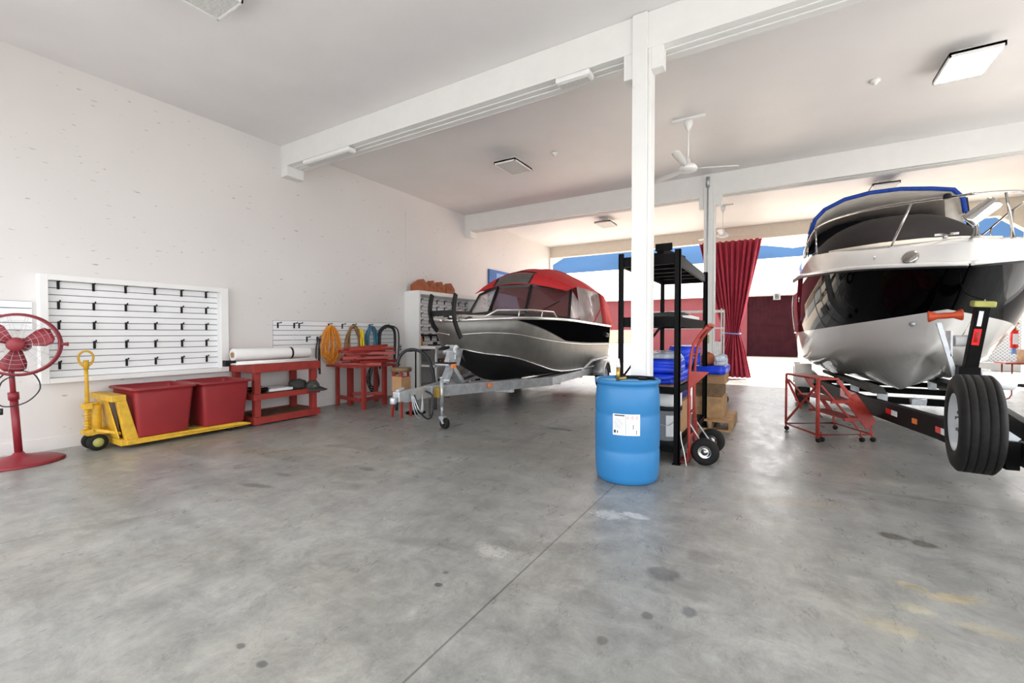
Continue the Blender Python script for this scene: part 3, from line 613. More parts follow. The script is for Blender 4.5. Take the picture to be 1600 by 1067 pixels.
def tub(y0, y1, label):
    cy = (y0+y1)/2; hy = (y1-y0)/2; cx = -6.49
    t = thing('storage_tub', label, 'tub', (cx, cy, .107), group='red tubs on the pallet jack')
    prof = [(.79, .0), (.80, .012), (.93, .50), (.93, .53), (1.0, .535), (1.0, .565), (.93, .565), (.91, .50), (.775, .02), (.4, .018)]
    m = MB(); rows = [rrect(0, 0, .35*k, hy*k, .05*k, z) for k, z in prof]
    rows = [[(0, 0, 0)]*20]+rows+[[(0, 0, .018)]*20]
    m.grid(rows, close=True); m.build('body', 'tub', t)
    MB().tube([Vector(p) for p in rrect(0, 0, .35, hy, .05, .55)], .014, 8, closed=True).build('rim', 'tub', t)
tub(2.065, 2.70, 'left red plastic tub on the yellow pallet jack'); tub(2.745, 3.365, 'right red plastic tub on the pallet jack, next to the bench')

# ---- pedestal fan
t = thing('pedestal_fan', 'dark red pedestal fan standing against the wall at the left edge', 'fan', (-6.52, 1.26, 0), world=True)
MB().lathe([(0, 0), (.33, 0), (.335, .012), (.30, .03), (.12, .06), (.05, .085), (.032, .11), (0, .11)], (-6.50, 1.26, 0), seg=40).build('base', 'fanred', t)
HB = Vector((-6.50, 1.26, .09)); HT = Vector((-6.49, 1.215, 1.03))
MB().cyl(HB, HB.lerp(HT, .60), .030).build('lower_pole', 'fanred', t)
MB().cyl(HB.lerp(HT, .58), HB.lerp(HT, .66), .04).build('clamp_collar', 'fanred', t)
MB().cyl(HB.lerp(HT, .55), HT, .021).build('upper_pole', 'fanred', t)
HC = Vector((-6.34, 1.235, 1.185)); AX = Vector((.93, -.36, .03)).normalized()
U_ = Vector((0, 0, 1)); A_ = AX.cross(U_).normalized(); B_ = AX.cross(A_).normalized()*-1
def circ(r, off=0, n=48): return [HC+AX*off+(A_*math.cos(k*2*PI/n)+B_*math.sin(k*2*PI/n))*r for k in range(n)]
MB().cyl(HT, HC-AX*.12, .03).cyl(HC-AX*.20, HC-AX*.05, .07, .06).build('motor', 'fanred', t)
MB().tube(circ(.292), .011, 8, closed=True).build('guard_ring', 'fanred', t); MB().tube(circ(.30, -.05), .011, 8, closed=True).build('guard_ring', 'fanred', t)
m = MB()
for k in range(5): m.tube(circ(.11+.042*k, .055-.008*k*k*.6, 40), .0012, 5, closed=True)
for k in range(14):
    a = k*2*PI/14; d = A_*math.cos(a)+B_*math.sin(a)
    m.tube([HC+AX*.06+d*.06, HC+AX*.05+d*.16, HC+AX*.02+d*.25, HC+d*.29], .0012, 5)
    m.tube([HC-AX*.12+d*.06, HC-AX*.11+d*.16, HC-AX*.09+d*.26, HC-AX*.04+d*.30], .0012, 5)
m.build('wire_guard', 'galv', t, label='thin silver wires')
MB().lathe([(0, .075), (.05, .07), (.068, .055), (.07, .04), (0, .035)], HC, AX).build('badge_hub', 'fanred', t)
for k in range(3):
    a = math.radians(35+120*k); d = A_*math.cos(a)+B_*math.sin(a); e = AX.cross(d)
    rows = []
    for r, wl, wr in ((.05, -.03, .03), (.10, -.06, .05), (.17, -.10, .075), (.23, -.095, .075), (.262, -.06, .04)):
        rows.append([HC+d*r+e*(wl+(wr-wl)*q)+AX*(.03-.06*q) for q in (0, .25, .5, .75, 1)])
    MB().grid(rows).build('blade', 'fanred', t, solid=.004)
MB().cyl(HC+A_*-.30, HC+A_*-.34, .014).lathe([(0, 0), (.018, 0), (.02, .02), (0, .022)], HC+A_*-.335, A_*-1).build('side_knob', 'fanred', t)
MB().tube([HC+Vector((.02, .0, -.29)), (-6.42, 1.14, .82), (-6.43, 1.12, .62), (-6.42, 1.20, .58), (-6.42, 1.32, .62), (-6.41, 1.40, .74), (-6.40, 1.36, .88), (-6.40, 1.26, .93)], .006, 6, smooth=5).tube([(-6.43, 1.16, .90), (-6.41, 1.08, .78), (-6.41, 1.10, .62), (-6.41, 1.13, .56)], .006, 6, smooth=5).cyl((-6.41, 1.13, .57), (-6.41, 1.13, .51), .016).build('power_cord', 'darkhose', t)

# ---- red table with stacked steel angles
t = thing('trestle_table', 'red painted steel table with square legs, loaded with red angle frames', 'table', (-6.3, 5.45, 0), world=True)
TZ = .71
m = MB().prism([(-6.82, 5.02, TZ), (-6.02, 4.98, TZ), (-5.86, 5.86, TZ), (-6.62, 6.02, TZ)], (0, 0, .028)); m.build('tabletop', 'redwood', t, bevel=.004)
for x, y, w_ in ((-6.74, 5.20, .055), (-6.60, 5.36, .085), (-5.99, 5.14, .065), (-6.12, 5.72, .07), (-5.98, 5.82, .05), (-6.52, 5.88, .06)):
    MB().box(x-w_/2, x+w_/2, y-w_/2, y+w_/2, 0, TZ).build('leg', 'redwood', t, bevel=.004)
MB().bar((-6.74, 5.20, .16), (-6.05, 5.12, .16), .03, .06).bar((-6.60, 5.36, .20), (-6.12, 5.72, .20), .03, .06).bar((-6.02, 5.16, .16), (-6.10, 5.72, .16), .03, .06).build('stretcher', 'redwood', t)
rn = random.Random(5)
pos = [(-6.30, 5.35, 12, .80), (-6.20, 5.55, 58, .72), (-6.38, 5.50, 75, .85), (-6.22, 5.40, 35, .80), (-6.34, 5.45, 85, .70), (-6.24, 5.52, 20, .85), (-6.30, 5.38, 68, .75), (-6.26, 5.50, 48, .80)]
for k, (x, y, a, l) in enumerate(pos):
    a = math.radians(a+20); d = Vector((math.cos(a), math.sin(a), 0)); e = Vector((-d.y, d.x, 0)); c = Vector((x, y, 0)); z = TZ+.028+k*.037
    m = MB(); hw = .16
    for s_ in (-1, 1): m.bar(c+e*hw*s_-d*l/2+U_*(z+.018), c+e*hw*s_+d*l/2+U_*(z+.018+(.05 if k == 7 and s_ > 0 else 0)), .014, .05).bar(c+e*hw*s_-d*l/2+U_*(z+.004), c+e*hw*s_+d*l/2+U_*(z+.004), .055, .008)
    for q in (-.42, .42): m.bar(c-e*hw+d*l*q+U_*(z+.018), c+e*hw+d*l*q+U_*(z+.018), .03, .030)
    o = m.build('angle_frame', 'redmetal')
    tag(o, 'red steel angle frame, %s in the stack on the red table' % (['lowest', 'second from the bottom', 'third from the bottom', 'fourth from the bottom', 'fifth from the bottom', 'third from the top', 'second from the top', 'topmost'][k]), 'steel frame', 'stacked red frames on the table')

# ================================================================== BOAT 1 (aluminium, red canvas) on trailer
B1 = Vector((-4.17, 5.2, 0)); TH = math.radians(5)
Ad = Vector((-math.sin(TH), math.cos(TH), 0)); Pd = Vector((math.cos(TH), math.sin(TH), 0))
def b1(s_, w_, z): return B1+Ad*s_+Pd*w_+U_*z
t1 = thing('jet_boat', 'bare aluminium boat with red canvas top on a galvanised trailer', 'boat', tuple(b1(3, 0, .5)), world=True)
def samp(curve, n=24):
    """curve of (s,w,z) control points sampled evenly by index through a spline"""
    pts = spline([Vector(p) for p in curve], 8); L_ = [0]
    for a, b_ in zip(pts, pts[1:]): L_.append(L_[-1]+(b_-a).length)
    out_ = []
    for i in range(n):
        d = L_[-1]*i/(n-1); j = 0
        while j < len(L_)-2 and L_[j+1] < d: j += 1
        k_ = (d-L_[j])/max(1e-9, L_[j+1]-L_[j]); out_.append(pts[j].lerp(pts[j+1], min(1, k_)))
    return out_
def by_s(curve, ss):
    pts = spline([Vector(p) for p in curve], 10); r = []
    for s_ in ss:
        for a, b_ in zip(pts, pts[1:]):
            if a.x <= s_ <= b_.x: k_ = (s_-a.x)/max(1e-9, b_.x-a.x); r.append(a.lerp(b_, k_)); break
        else: r.append(pts[0] if s_ < pts[0].x else pts[-1])
    return r
SS = [0, .06, .14, .25, .4, .55, .75, 1.0, 1.3, 1.65, 2.0, 2.5, 3.0, 3.6, 4.2, 4.8, 5.3, 5.7]
keel = [(.42, 0, .83), (.7, 0, .62), (1.1, 0, .50), (1.8, 0, .43), (3, 0, .40), (5.7, 0, .40)]
chine = [(.22, .03, 1.06), (.34, .33, .99), (.8, .66, .91), (1.4, .84, .75), (2.0, .92, .62), (3.0, .95, .56), (5.7, .95, .53)]
knuck = [(.10, .08, 1.27), (.3, .42, 1.30), (.7, .74, 1.28), (1.3, .90, 1.20), (2.1, .98, 1.13), (3.6, 1.0, 1.06), (5.7, 1.0, 1.02)]
gunw = [(0, .14, 1.48), (.25, .50, 1.50), (.7, .83, 1.52), (1.4, 1.0, 1.53), (2.4, 1.06, 1.53), (3.8, 1.06, 1.50), (5.7, 1.03, 1.46)]
def hullside(cA, cB, sgn, f, A0, n=26):
    a = samp(cA, n); b_ = samp(cB, n); return [[f(p.x, sgn*p.y, p.z) for p in a], [f(p.x, sgn*p.y, p.z) for p in b_]]
def mid(cA, cB, k_, bul, n=26):
    a = samp(cA, n); b_ = samp(cB, n); return [p.lerp(q, k_)+Vector((0, bul, 0)) for p, q in zip(a, b_)]
def rowsof(lists, sgn, f): return [[f(p.x, sgn*p.y, p.z) for p in l] for l in lists]
m = MB()
for sg_ in (1, -1):
    K, C, N, G = (samp(c, 26) for c in (keel, chine, knuck, gunw))
    m.m(1).grid(rowsof([K, C], sg_, b1)); m.m(0).grid(rowsof([C, N, G], sg_, b1))
    m.m(0).grid(rowsof([[Vector((p.x, p.y, p.z)) for p in G], [Vector((p.x+.02, max(p.y-.05, 0), p.z+.03)) for p in G]], sg_, b1))
# bow plate and transom
m.m(0)
m.grid([[b1(0, -.14, 1.48), b1(0, .14, 1.48)], [b1(.10, -.08, 1.27), b1(.10, .08, 1.27)], [b1(.22, -.03, 1.06), b1(.22, .03, 1.06)], [b1(.42, 0, .83), b1(.42, 0, .83)]])
m._add([b1(5.7, x, z) for x, z in ((-1.03, 1.46), (-1.0, 1.02), (-.95, .53), (0, .40), (.95, .53), (1.0, 1.02), (1.03, 1.46))], [(0, 1, 2, 3, 4, 5, 6)])
hull = m.build('hull', ['alu', 'bottomblack'], t1)
# deck
m = MB(); G = samp(gunw, 26)
m.grid([[b1(p.x+.02, (p.y-.05)*q, p.z+.03+.05*(1-abs(q))) for q in (-1, -.6, -.2, .2, .6, 1)] for p in G if p.x < 2.45]).build('foredeck', 'alulight', t1)
MB().grid([[b1(s_, q, 1.1) for q in (-.9, 0, .9)] for s_ in (2.3, 3.5, 5.6)]).build('cockpit_floor', 'alu', t1)
# gunwale extrusion
m = MB()
for sg_ in (1, -1): m.tube([b1(p.x, sg_*p.y, p.z+.005) for p in G], .026, 8)
m.tube([b1(0, -.14, 1.485), b1(-.02, 0, 1.485), b1(0, .14, 1.485)], .026, 8).build('gunwale', 'alulight', t1, label='bright gunwale rail')
# black decal stripe (port and starboard) + reverse chines
m = MB()
for sg_ in (1, -1):
    top, bot = [], []
    for i in range(22):
        s_ = .62+i/21*5.0; g_ = by_s(gunw, [s_])[0]; k_ = by_s(knuck, [s_])[0]; fr_ = min(1, ((s_-.62)/1.7))**.8*.92
        o_ = .007; top.append(b1(s_, sg_*(g_.y+o_), g_.z-.02)); q = g_.lerp(k_, fr_); bot.append(b1(s_, sg_*(q.y+o_), q.z-.02*(1-fr_)))
    m.grid([top, bot])
m.build('black_stripe', 'stripe', t1, label='glossy black side panel')
m = MB()
for sg_ in (1, -1):
    m.tube([b1(p.x, sg_*(p.y+.004), p.z) for p in samp(knuck, 30)], .007, 6)
    m.tube([b1(p.x, sg_*(p.y+.004), p.z) for p in samp(chine, 30)], .010, 6)
m.build('strake', 'alulight', t1)
# bow side rails
for sg_ in (1, -1):
    g0 = by_s(gunw, [.25, .40, 1.0, 1.75, 1.92])
    P_ = [(g0[0], .03), (g0[1], .135), (g0[2], .14), (g0[3], .135), (g0[4], .03)]
    m = MB().tube([b1(p.x, sg_*(p.y-.07), p.z+h_) for p, h_ in P_], .014, 8)
    for s_ in (.75, 1.35): g_ = by_s(gunw, [s_])[0]; m.cyl(b1(s_-.04, sg_*(g_.y-.07), g_.z+.02), b1(s_, sg_*(g_.y-.07), g_.z+.135), .011)
    m.build('grab_rail', 'alulight', t1)
# push knees at the bow
for w_, dz_ in ((-.10, .04), (.30, 0)):
    m = MB(); pts = [b1(-.32, w_, 1.84), b1(-.36, w_, 1.72), b1(-.37, w_, 1.54+dz_), b1(-.32, w_+.01, 1.38+dz_), b1(-.24, w_+.03, 1.23+dz_*2.5)]
    pts = spline(pts, 4)
    for a, c in zip(pts, pts[1:]): m.bar(a, c+(c-a)*.1, .03, .065, up=tuple(Ad))
    m.build('push_knee', 'plasticblack', t1, label='curved dark grey bumper bar')
MB().bar(b1(-.33, -.10, 1.57), b1(-.33, .30, 1.58), .035, .08).bar(b1(-.33, .2, 1.58), b1(.25, .2, 1.60), .05, .05).bar(b1(-.33, -.08, 1.58), b1(.25, -.08, 1.60), .05, .05).build('push_knee_crossbar', 'plasticblack', t1)
m = MB().cyl(b1(.14, -.04, 1.52), b1(.14, -.04, 1.66), .05).cyl(b1(.14, -.13, 1.60), b1(.14, .08, 1.60), .06).bar(b1(.02, 0, 1.53), b1(-.12, 0, 1.55), .10, .04)
m.build('anchor_winch', 'chrome', t1, label='silver anchor fitting')
# windshield
C1, C2, C3, C4 = (2.12, -.97), (1.85, -.36), (1.92, .36), (2.62, .96)
def wtop(p, k=1): return (p[0]+.33, p[1]*.93)
zb = {C1: 1.66, C2: 1.68, C3: 1.66, C4: 1.58}; zt = {C1: 2.08, C2: 2.19, C3: 2.20, C4: 2.17}
ws = []
for A, B in ((C1, C2), (C2, C3), (C3, C4)):
    p = [b1(*A, zb[A]), b1(*B, zb[B]), b1(*wtop(B), zt[B]), b1(*wtop(A), zt[A])]; ws.append(p)
    f_ = MB()
    for i in range(4): f_.bar(p[i], p[(i+1) % 4], .05, .05)
    fo = f_.build('windshield_frame', 'frame', t1)
    ctr = sum(p, Vector())/4
    MB()._add
    g_ = MB(); g_._add([q.lerp(ctr, .03) for q in p], [(0, 1, 2, 3)]); g_.build('windshield_pane', 'clear' if A is C1 else 'tint', t1, solid=.006)
# base fairing under the windshield
m = MB(); m.grid([[b1(A[0]-.06, A[1]*1.0, 1.54) for A in (C1, C2, C3, C4)], [b1(A[0]-.01, A[1], zb[A]) for A in (C1, C2, C3, C4)]], smooth=False).build('dash_fairing', 'frame', t1, solid=.02)
MB().bar(b1(2.15, .55, 1.70), b1(2.47, .82, 1.90), .014, .014).build('wiper', 'black', t1)
# side glass
for sg_, Cc in ((1, C4), (-1, C1)):
    p = [b1(Cc[0], Cc[1], zb[Cc]), b1(3.75, sg_*1.0, 1.53), b1(3.55, sg_*.97, 1.80), b1(wtop(Cc)[0], wtop(Cc)[1], zt[Cc])]
    f_ = MB()
    for i in (0, 1, 3): f_.bar(p[i], p[(i+1) % 4], .03, .03)
    f_.build('side_window_frame', 'frame', t1)
    g_ = MB(); g_._add(p, [(0, 1, 2, 3)]); g_.build('side_window', 'clear', t1, solid=.004)
# red canopy
prof = []  # stations: (s, halfwidth, z_edge, z_top)
ST = [(2.16, .93, 2.10, 2.24, 0), (2.40, .97, 2.17, 2.46, 0), (2.95, 1.01, 2.21, 2.62, 0), (3.7, 1.03, 2.22, 2.70, 0), (4.5, 1.04, 2.20, 2.68, 0), (5.0, 1.04, 2.14, 2.58, 0), (5.5, 1.03, 1.95, 2.35, 0), (6.2, 1.0, 1.42, 1.60, 0)]
rows = []
for i, (s_, hw, ze, zt_, _) in enumerate(ST):
    rw = []
    for q in [k/10-1 for k in range(21)]:
        zz = ze+(zt_-ze)*(1-abs(q)**2.0); ds = 0
        if i < 2: ds = .40*abs(q)**1.3
        rw.append(b1(s_+ds*(1 if q > 0 else .35), hw*q, zz))
    rows.append(rw)
MB().grid(rows).build('canopy', 'redcanvas', t1, solid=.012)
MB().grid([[rows[1][k].lerp(rows[2][k], .25)+U_*.014 for k in range(5, 14)], [rows[1][k]+U_*.014 for k in range(5, 14)], [rows[0][k]+U_*.014 for k in range(5, 14)]]).build('canopy_window', 'greywin', t1, solid=.006, label='dark grey window flap in the red canvas')
MB().tube([rows[0][13]+U_*.02, rows[1][13]+U_*.02, rows[1][13].lerp(rows[2][13], .25)+U_*.02]+[rows[1][k].lerp(rows[2][k], .25)+U_*.02 for k in range(12, 4, -1)]+[rows[1][5]+U_*.02, rows[0][5]+U_*.02], .010, 6).build('flap_binding', 'blackcanvas', t1)
for i in (1, 3, 5): MB().tube([p+U_*.008 for p in rows[i]], .012, 6).build('canopy_seam', 'redcanvas', t1)
# side curtain red strips + clear panels
for sg_ in (1, -1):
    e = 20 if sg_ > 0 else 0
    g_ = MB(); g_.grid([[rows[i][e] for i in (2, 3, 4)], [b1(3.2, sg_*1.02, 1.54), b1(4.15, sg_*1.03, 1.52), b1(4.95, sg_*1.03, 1.50)]]); g_.build('clear_side_curtain', 'clear', t1, solid=.004)
    g_ = MB(); g_.grid([[rows[i][e] for i in (4, 5, 6, 7)], [b1(4.95, sg_*1.04, 1.48), b1(5.3, sg_*1.04, 1.46), b1(5.75, sg_*1.02, 1.40), b1(6.05, sg_*.98, 1.36)]]); g_.build('red_side_curtain', 'redcanvas', t1, solid=.012)
    MB().tube([b1(4.05, sg_*1.05, 1.52), b1(4.75, sg_*1.05, 1.9), rows[4][e]+Pd*.02*sg_], .014, 6).build('canvas_binding', 'redcanvas', t1)
# kicker motor and swim step at the stern
MB().bar(b1(5.72, .60, 1.1), b1(6.0, .60, 1.1), .16, .22).bar(b1(5.90, .60, .55), b1(5.90, .60, 1.15), .10, .16).cyl(b1(5.88, .60, 1.12), b1(5.88, .60, 1.42), .15, .12).build('outboard_motor', 'plasticblack', t1, bevel=.02)
MB().bar(b1(5.7, -.9, .70), b1(5.7, .9, .70), .5, .04).build('swim_step', 'alulight', t1)
MB().cyl(b1(4.9, 1.06, 1.28), b1(5.2, 1.08, 1.24), .05).build('rod_holder', 'plasticblack', t1)

# trailer 1
tr = thing('boat_trailer', 'galvanised boat trailer under the aluminium boat', 'trailer', tuple(b1(0, 0, 0)), world=True)
m = MB()
m.bar(b1(-1.05, 0, .49), b1(-.45, 0, .49), .09, .15)
for sg_ in (1, -1):
    m.bar(b1(-.55, sg_*.04, .49), b1(1.9, sg_*.88, .44), .07, .155); m.bar(b1(1.87, sg_*.88, .44), b1(5.3, sg_*.92, .44), .07, .14)
m.build('frame_rail', 'galv', tr, bevel=.004)
for s_ in (1.0, 2.4, 3.8, 5.2): MB().bar(b1(s_, -.86 if s_ > 1.5 else -.55, .36), b1(s_, .86 if s_ > 1.5 else .55, .36), .07, .07).build('crossmember', 'galv', tr)
for sg_ in (1, -1):
    MB().prism([b1(1.1, sg_*.52, .44), b1(5.2, sg_*.60, .42), b1(5.2, sg_*.60, .455), b1(1.6, sg_*.52, .50)], Pd*.14*sg_).build('bunk', 'alulight', tr)
MB().bar(b1(-1.22, 0, .50), b1(-1.02, 0, .50), .11, .13).cyl(b1(-1.27, 0, .42), b1(-1.27, 0, .50), .042).bar(b1(-1.20, 0, .57), b1(-1.08, 0, .60), .05, .03).build('coupler', 'galv', tr, bevel=.01)
m = MB()
for k in range(3):
    m.tube([b1(-1.0+.02*k, .06, .50), b1(-.96, .09+.03*k, .26+.03*k), b1(-.86, .10+.02*k, .20+.04*k), b1(-.80, .08, .48)], .007, 6, smooth=5)
m.build('safety_chain', 'galv', tr)
MB().tube([b1(-.95, .07, .50), b1(-.92, .14, .28), b1(-.80, .17, .17), b1(-.68, .16, .22), b1(-.62, .12, .44), b1(-.70, .06, .52)], .012, 8, smooth=5).tube([b1(-.72, .15, .42), b1(-.74, .16, .22), b1(-.72, .17, .17)], .014, 8).build('wiring_lead', 'darkhose', tr)
# jack
jk = b1(-.55, .22, 0)
MB().cyl(jk+U_*.30, jk+U_*.68, .026).cyl(jk+U_*.68, jk+U_*.70, .03).bar(jk+U_*.66, jk+U_*.66+Vector((.12, .02, .0)), .015).build('jack_tube', 'galv', tr)
MB().cyl(jk+U_*.17, jk+U_*.32, .018).box(jk.x-.03, jk.x+.05, jk.y-.03, jk.y+.03, .13, .17).bar(jk+Vector((.0, -.035, .16)), jk+Vector((.05, -.035, .075)), .035, .006, up=(0, 1, 0)).bar(jk+Vector((.0, .035, .16)), jk+Vector((.05, .035, .075)), .035, .006, up=(0, 1, 0)).build('jack_leg', 'galv', tr)
MB().lathe([(.03, -.025), (.068, -.028), (.075, -.015), (.075, .015), (.068, .028), (.03, .025), (.03, -.025)], jk+Vector((.05, 0, .076)), (.1, 1, 0)).build('jack_wheel', 'rubber', tr)
MB().box(jk.x-.10, jk.x+.0, jk.y-.05, jk.y+.05, .42, .56).cyl(jk+Vector((-.10, .0, .50)), jk+Vector((-.01, 0, .50)), .05).build('jack_bracket', 'brass', tr)
# winch stand
m = MB().bar(b1(-.18, 0, .56), b1(.0, 0, .82), .10, .08).bar(b1(.28, 0, .52), b1(-.05, 0, .84), .12, .08).bar(b1(-.22, 0, .84), b1(-.10, 0, .84), .22, .02).bar(b1(-.08, 0, .80), b1(.06, 0, 1.10), .10, .10)
m.bar(b1(-.06, 0, .84), b1(.22, 0, 1.04), .06, .08).cyl(b1(.02, -.12, 1.02), b1(.02, .12, 1.02), .06)
m.prism([b1(-.18, .07, .86), b1(.10, .07, .80), b1(.22, .07, 1.05), b1(-.02, .07, 1.10)], Pd*.012)
m.build('winch_stand', 'galv', tr, bevel=.004)
MB().lathe([(0, -.09), (.07, -.09), (.072, -.075), (.035, -.07), (.035, .07), (.072, .075), (.07, .09), (0, .09)], b1(.02, 0, 1.05), tuple(Pd)).build('winch_drum', 'paper', tr)
MB().bar(b1(-.24, .0, 1.06), b1(-.10, 0, 1.09), .10, .03).build('winch_cap', 'plasticblack', tr)
MB().bar(b1(-.20, 0, .86), b1(-.06, 0, .86), .28, .02).build('step_pad', 'plasticblack', tr)
MB().bar(b1(-.02, -.05, .95), b1(-.02, .10, .95), .01, .08).build('warning_label', 'label', tr)
for p in (b1(-.18, .16, .82), b1(.42, .43, .50)):
    MB().bar(p, p+Pd*.02+Ad*.0, .10, .06, up=(0, 0, 1)).build('marker_light', 'orange', tr)
for sg_ in (1, -1):
    c = b1(4.55, sg_*1.12, .33)
    MB().lathe([(.15, -.09), (.28, -.10), (.31, -.07), (.31, .07), (.28, .10), (.15, .09), (.13, 0), (.15, -.09)], c, tuple(Pd)).build('tyre', 'rubber', tr)
    MB().lathe([(0, .05), (.08, .05), (.15, .02), (.16, .085), (.14, .085), (.13, -.05), (0, -.05)], c, tuple(Pd*sg_)).build('wheel_rim', 'rim', tr)
    pts = [c+Ad*(.37*math.cos(a))+U_*(.36*math.sin(a)) for a in [PI*.02+i*PI*.96/10 for i in range(11)]]
    MB().grid([[p-Pd*.12 for p in pts], [p+Pd*.12 for p in pts]]).grid([[p+Pd*.12*sg_ for p in pts], [p.lerp(c, .18)+Pd*.12*sg_ for p in pts]]).build('fender', 'galv', tr, solid=.006)
    MB().bar(b1(3.5, sg_*.92, .5), b1(3.9, sg_*1.05, .70), .04, .04).bar(b1(3.9, sg_*1.05, .70), b1(5.2, sg_*1.10, .74), .05, .04).build('side_guide', 'galv', tr)
MB().cyl(b1(4.55, -1.1, .33), b1(4.55, 1.1, .33), .035).build('axle', 'galv', tr)
# ================================================================== BARREL
t = thing('drum', 'tall blue plastic drum in front of the near white post', 'drum', (-1.155, 3.955, 0))
rp = []
H = .90
for z, r in [(0, .245), (.015, .262), (.05, .272), (.15, .279), (.27, .281), (.285, .275), (.30, .281), (.44, .283), (.58, .281), (.595, .275), (.61, .281), (.74, .278), (.81, .272), (.84, .262), (.852, .272), (.862, .286), (.885, .286), (.893, .278), (.885, .262), (.872, .258)]: rp.append((r, z))
MB().lathe([(0, 0)]+rp, seg=64).build('body', 'barrel', t)
MB().lathe([(.262, .872), (.20, .868), (0, .866)], seg=48).box(-.26, .26, -.012, .02, .866, .873).build('top', 'barreltop', t)
MB().lathe([(0, .866), (.04, .866), (.04, .888), (0, .888)], (.10, .15, 0), seg=20).build('bung', 'plasticblack', t)
MB().tube([(-.16, .17, .88), (-.02, .20, .885), (.13, .20, .885), (.2, .14, .89)], .016, 8, smooth=4).build('lid_strap', 'plasticblack', t)
MB().cyl((-.035, -.16, .866), (-.035, -.16, 1.01), .017).cyl((-.035, -.16, .90), (.03, -.13, .905), .013).build('spout', 'brass', t)
MB().cyl((-.035, -.16, 1.0), (-.035, -.16, 1.075), .021, .010).build('spout_tip', 'paper', t)
# curved label facing the camera
a0, a1 = math.radians(-96-19), math.radians(-96+27)   # angle range on the drum
def bl(a, z, r=.2845): return (math.cos(a)*r, math.sin(a)*r, z)
LA0, LA1, LZ0, LZ1 = math.radians(-98), math.radians(-52), .435, .615
def lab(m, u0, u1, v0, v1, r, n=8):
    m.grid([[bl(LA0+(LA1-LA0)*(u0+(u1-u0)*i/n), LZ0+(LZ1-LZ0)*v, r) for i in range(n+1)] for v in (v0, v1)])
m = MB(); lab(m, 0, 1, 0, 1, .2848, 16); lo = m.build('label', 'label', t)
m = MB(); lab(m, .06, .44, .90, .96, .2853)
for k in range(9): lab(m, .05, .40, .34+k*.055, .35+k*.055, .2853)
for k in range(5): lab(m, .50, .92, .12+k*.09, .13+k*.09, .2853)
lab(m, .04, .12, .10, .24, .2853, 2); lab(m, .16, .20, .10, .22, .2853, 2); lab(m, .475, .485, .04, .96, .2853, 2); lab(m, .74, .76, .30, .52, .2853, 2); lab(m, .86, .88, .06, .26, .2853, 2)
m.build('printed_lines', 'ink', lo)
m = MB()
for u in (.55, .72, .88):
    am = LA0+(LA1-LA0)*u; zc = LZ0+(LZ1-LZ0)*.84; e = .045; h_ = .016
    pp = [(am-e*.9, zc), (am, zc-h_), (am+e*.9, zc), (am, zc+h_)]; qq = [(am-e*.6, zc), (am, zc-h_*.7), (am+e*.6, zc), (am, zc+h_*.7)]
    vs = [bl(a, z, .2855) for a, z in pp]+[bl(a, z, .2855) for a, z in qq]; m._add(vs, [(i, (i+1) % 4, 4+(i+1) % 4, 4+i) for i in range(4)])
m.build('hazard_diamonds', 'redink', lo)

# ================================================================== STEEL RACK + CONTENTS
rk = thing('steel_rack', 'tall black steel shelving rack behind the near post', 'shelving', (-1.15, 5.6, 0), world=True)
RX0, RX1, RY0, RY1 = -1.43, -.82, 4.56, 6.55
for x in (RX0, RX1-.05):
    for y in (RY0, RY1-.05):
        MB().box(x, x+.055, y, y+.012, 0, 2.12).box(x if x < -1.2 else x+.043, x+.012 if x < -1.2 else x+.055, y, y+.05, 0, 2.12).box(x-.01, x+.065, y-.02, y+.06, 0, .008).build('upright', 'black', rk)
def rshelf(z, h_=.10, deck='black'):
    m = MB().m(0)
    for y in (RY0+.012, RY1-.045): m.box(RX0+.055, RX1-.055, y, y+.03, z-h_, z)
    for x in (RX0+.012, RX1-.045): m.box(x, x+.03, RY0+.03, RY1-.03, z-h_, z)
    for k in range(5): m.box(RX0+.03, RX1-.03, RY0+.25+k*.36, RY0+.29+k*.36, z-.06, z-.015)
    if deck: m.m(1).box(RX0+.03, RX1-.03, RY0+.03, RY1-.03, z-.014, z)
    m.build('shelf', ['black', deck or 'black'], rk)
rshelf(2.08, .10); rshelf(1.46, .10, 'alulight'); rshelf(.76, .07, 'card'); rshelf(.18, .07)
MB().bar((RX0+.02, RY0+.004, .80), (RX1-.15, RY0+.004, 1.40), .02, .02).build('brace', 'black', rk)
MB().bar((RX1-.02, RY1-.10, 1.40), (RX1-.04, RY0+.9, .80), .02, .02).build('brace', 'black', rk)
t = thing('steel_bracket', 'black steel beam piece lying across the top of the rack', 'steel beam', (-.97, 4.8, 2.08), world=True)
MB().bar((-1.02, 4.62, 2.12), (-.92, 5.25, 2.12), .07, .06).build('beam', 'black', t)
MB().box(-1.06, -.90, 4.58, 4.61, 2.12, 2.19).build('end_plate', 'black', t)
tag(MB().box(-1.30, -1.08, 4.75, 5.1, 2.08, 2.13).build('steel_offcut', 'black'), 'short black steel offcut on the rack top, left of the beam piece', 'steel offcut')
tag(MB().grid([[(-1.40+.03*j+.015*i, 4.70+i*.12, 2.085+.02*math.sin(i*2+j*1.4)) for j in range(6)] for i in range(6)]).build('plastic_sheet', 'shrink', solid=.002), 'crumpled clear plastic sheet on the top shelf of the rack', 'plastic sheet')
lump('flat_cushion', 'dark flat cushion on the middle shelf of the black rack', 'cushion', -1.12, 5.7, 1.46, .18, .38, .045, 'greycloth', 12)
tag(MB().box(-.98, -.86, 5.4, 6.1, 1.46, 1.50).build('paper_stack', 'paper'), 'white flat packet on the middle shelf of the rack', 'packet')
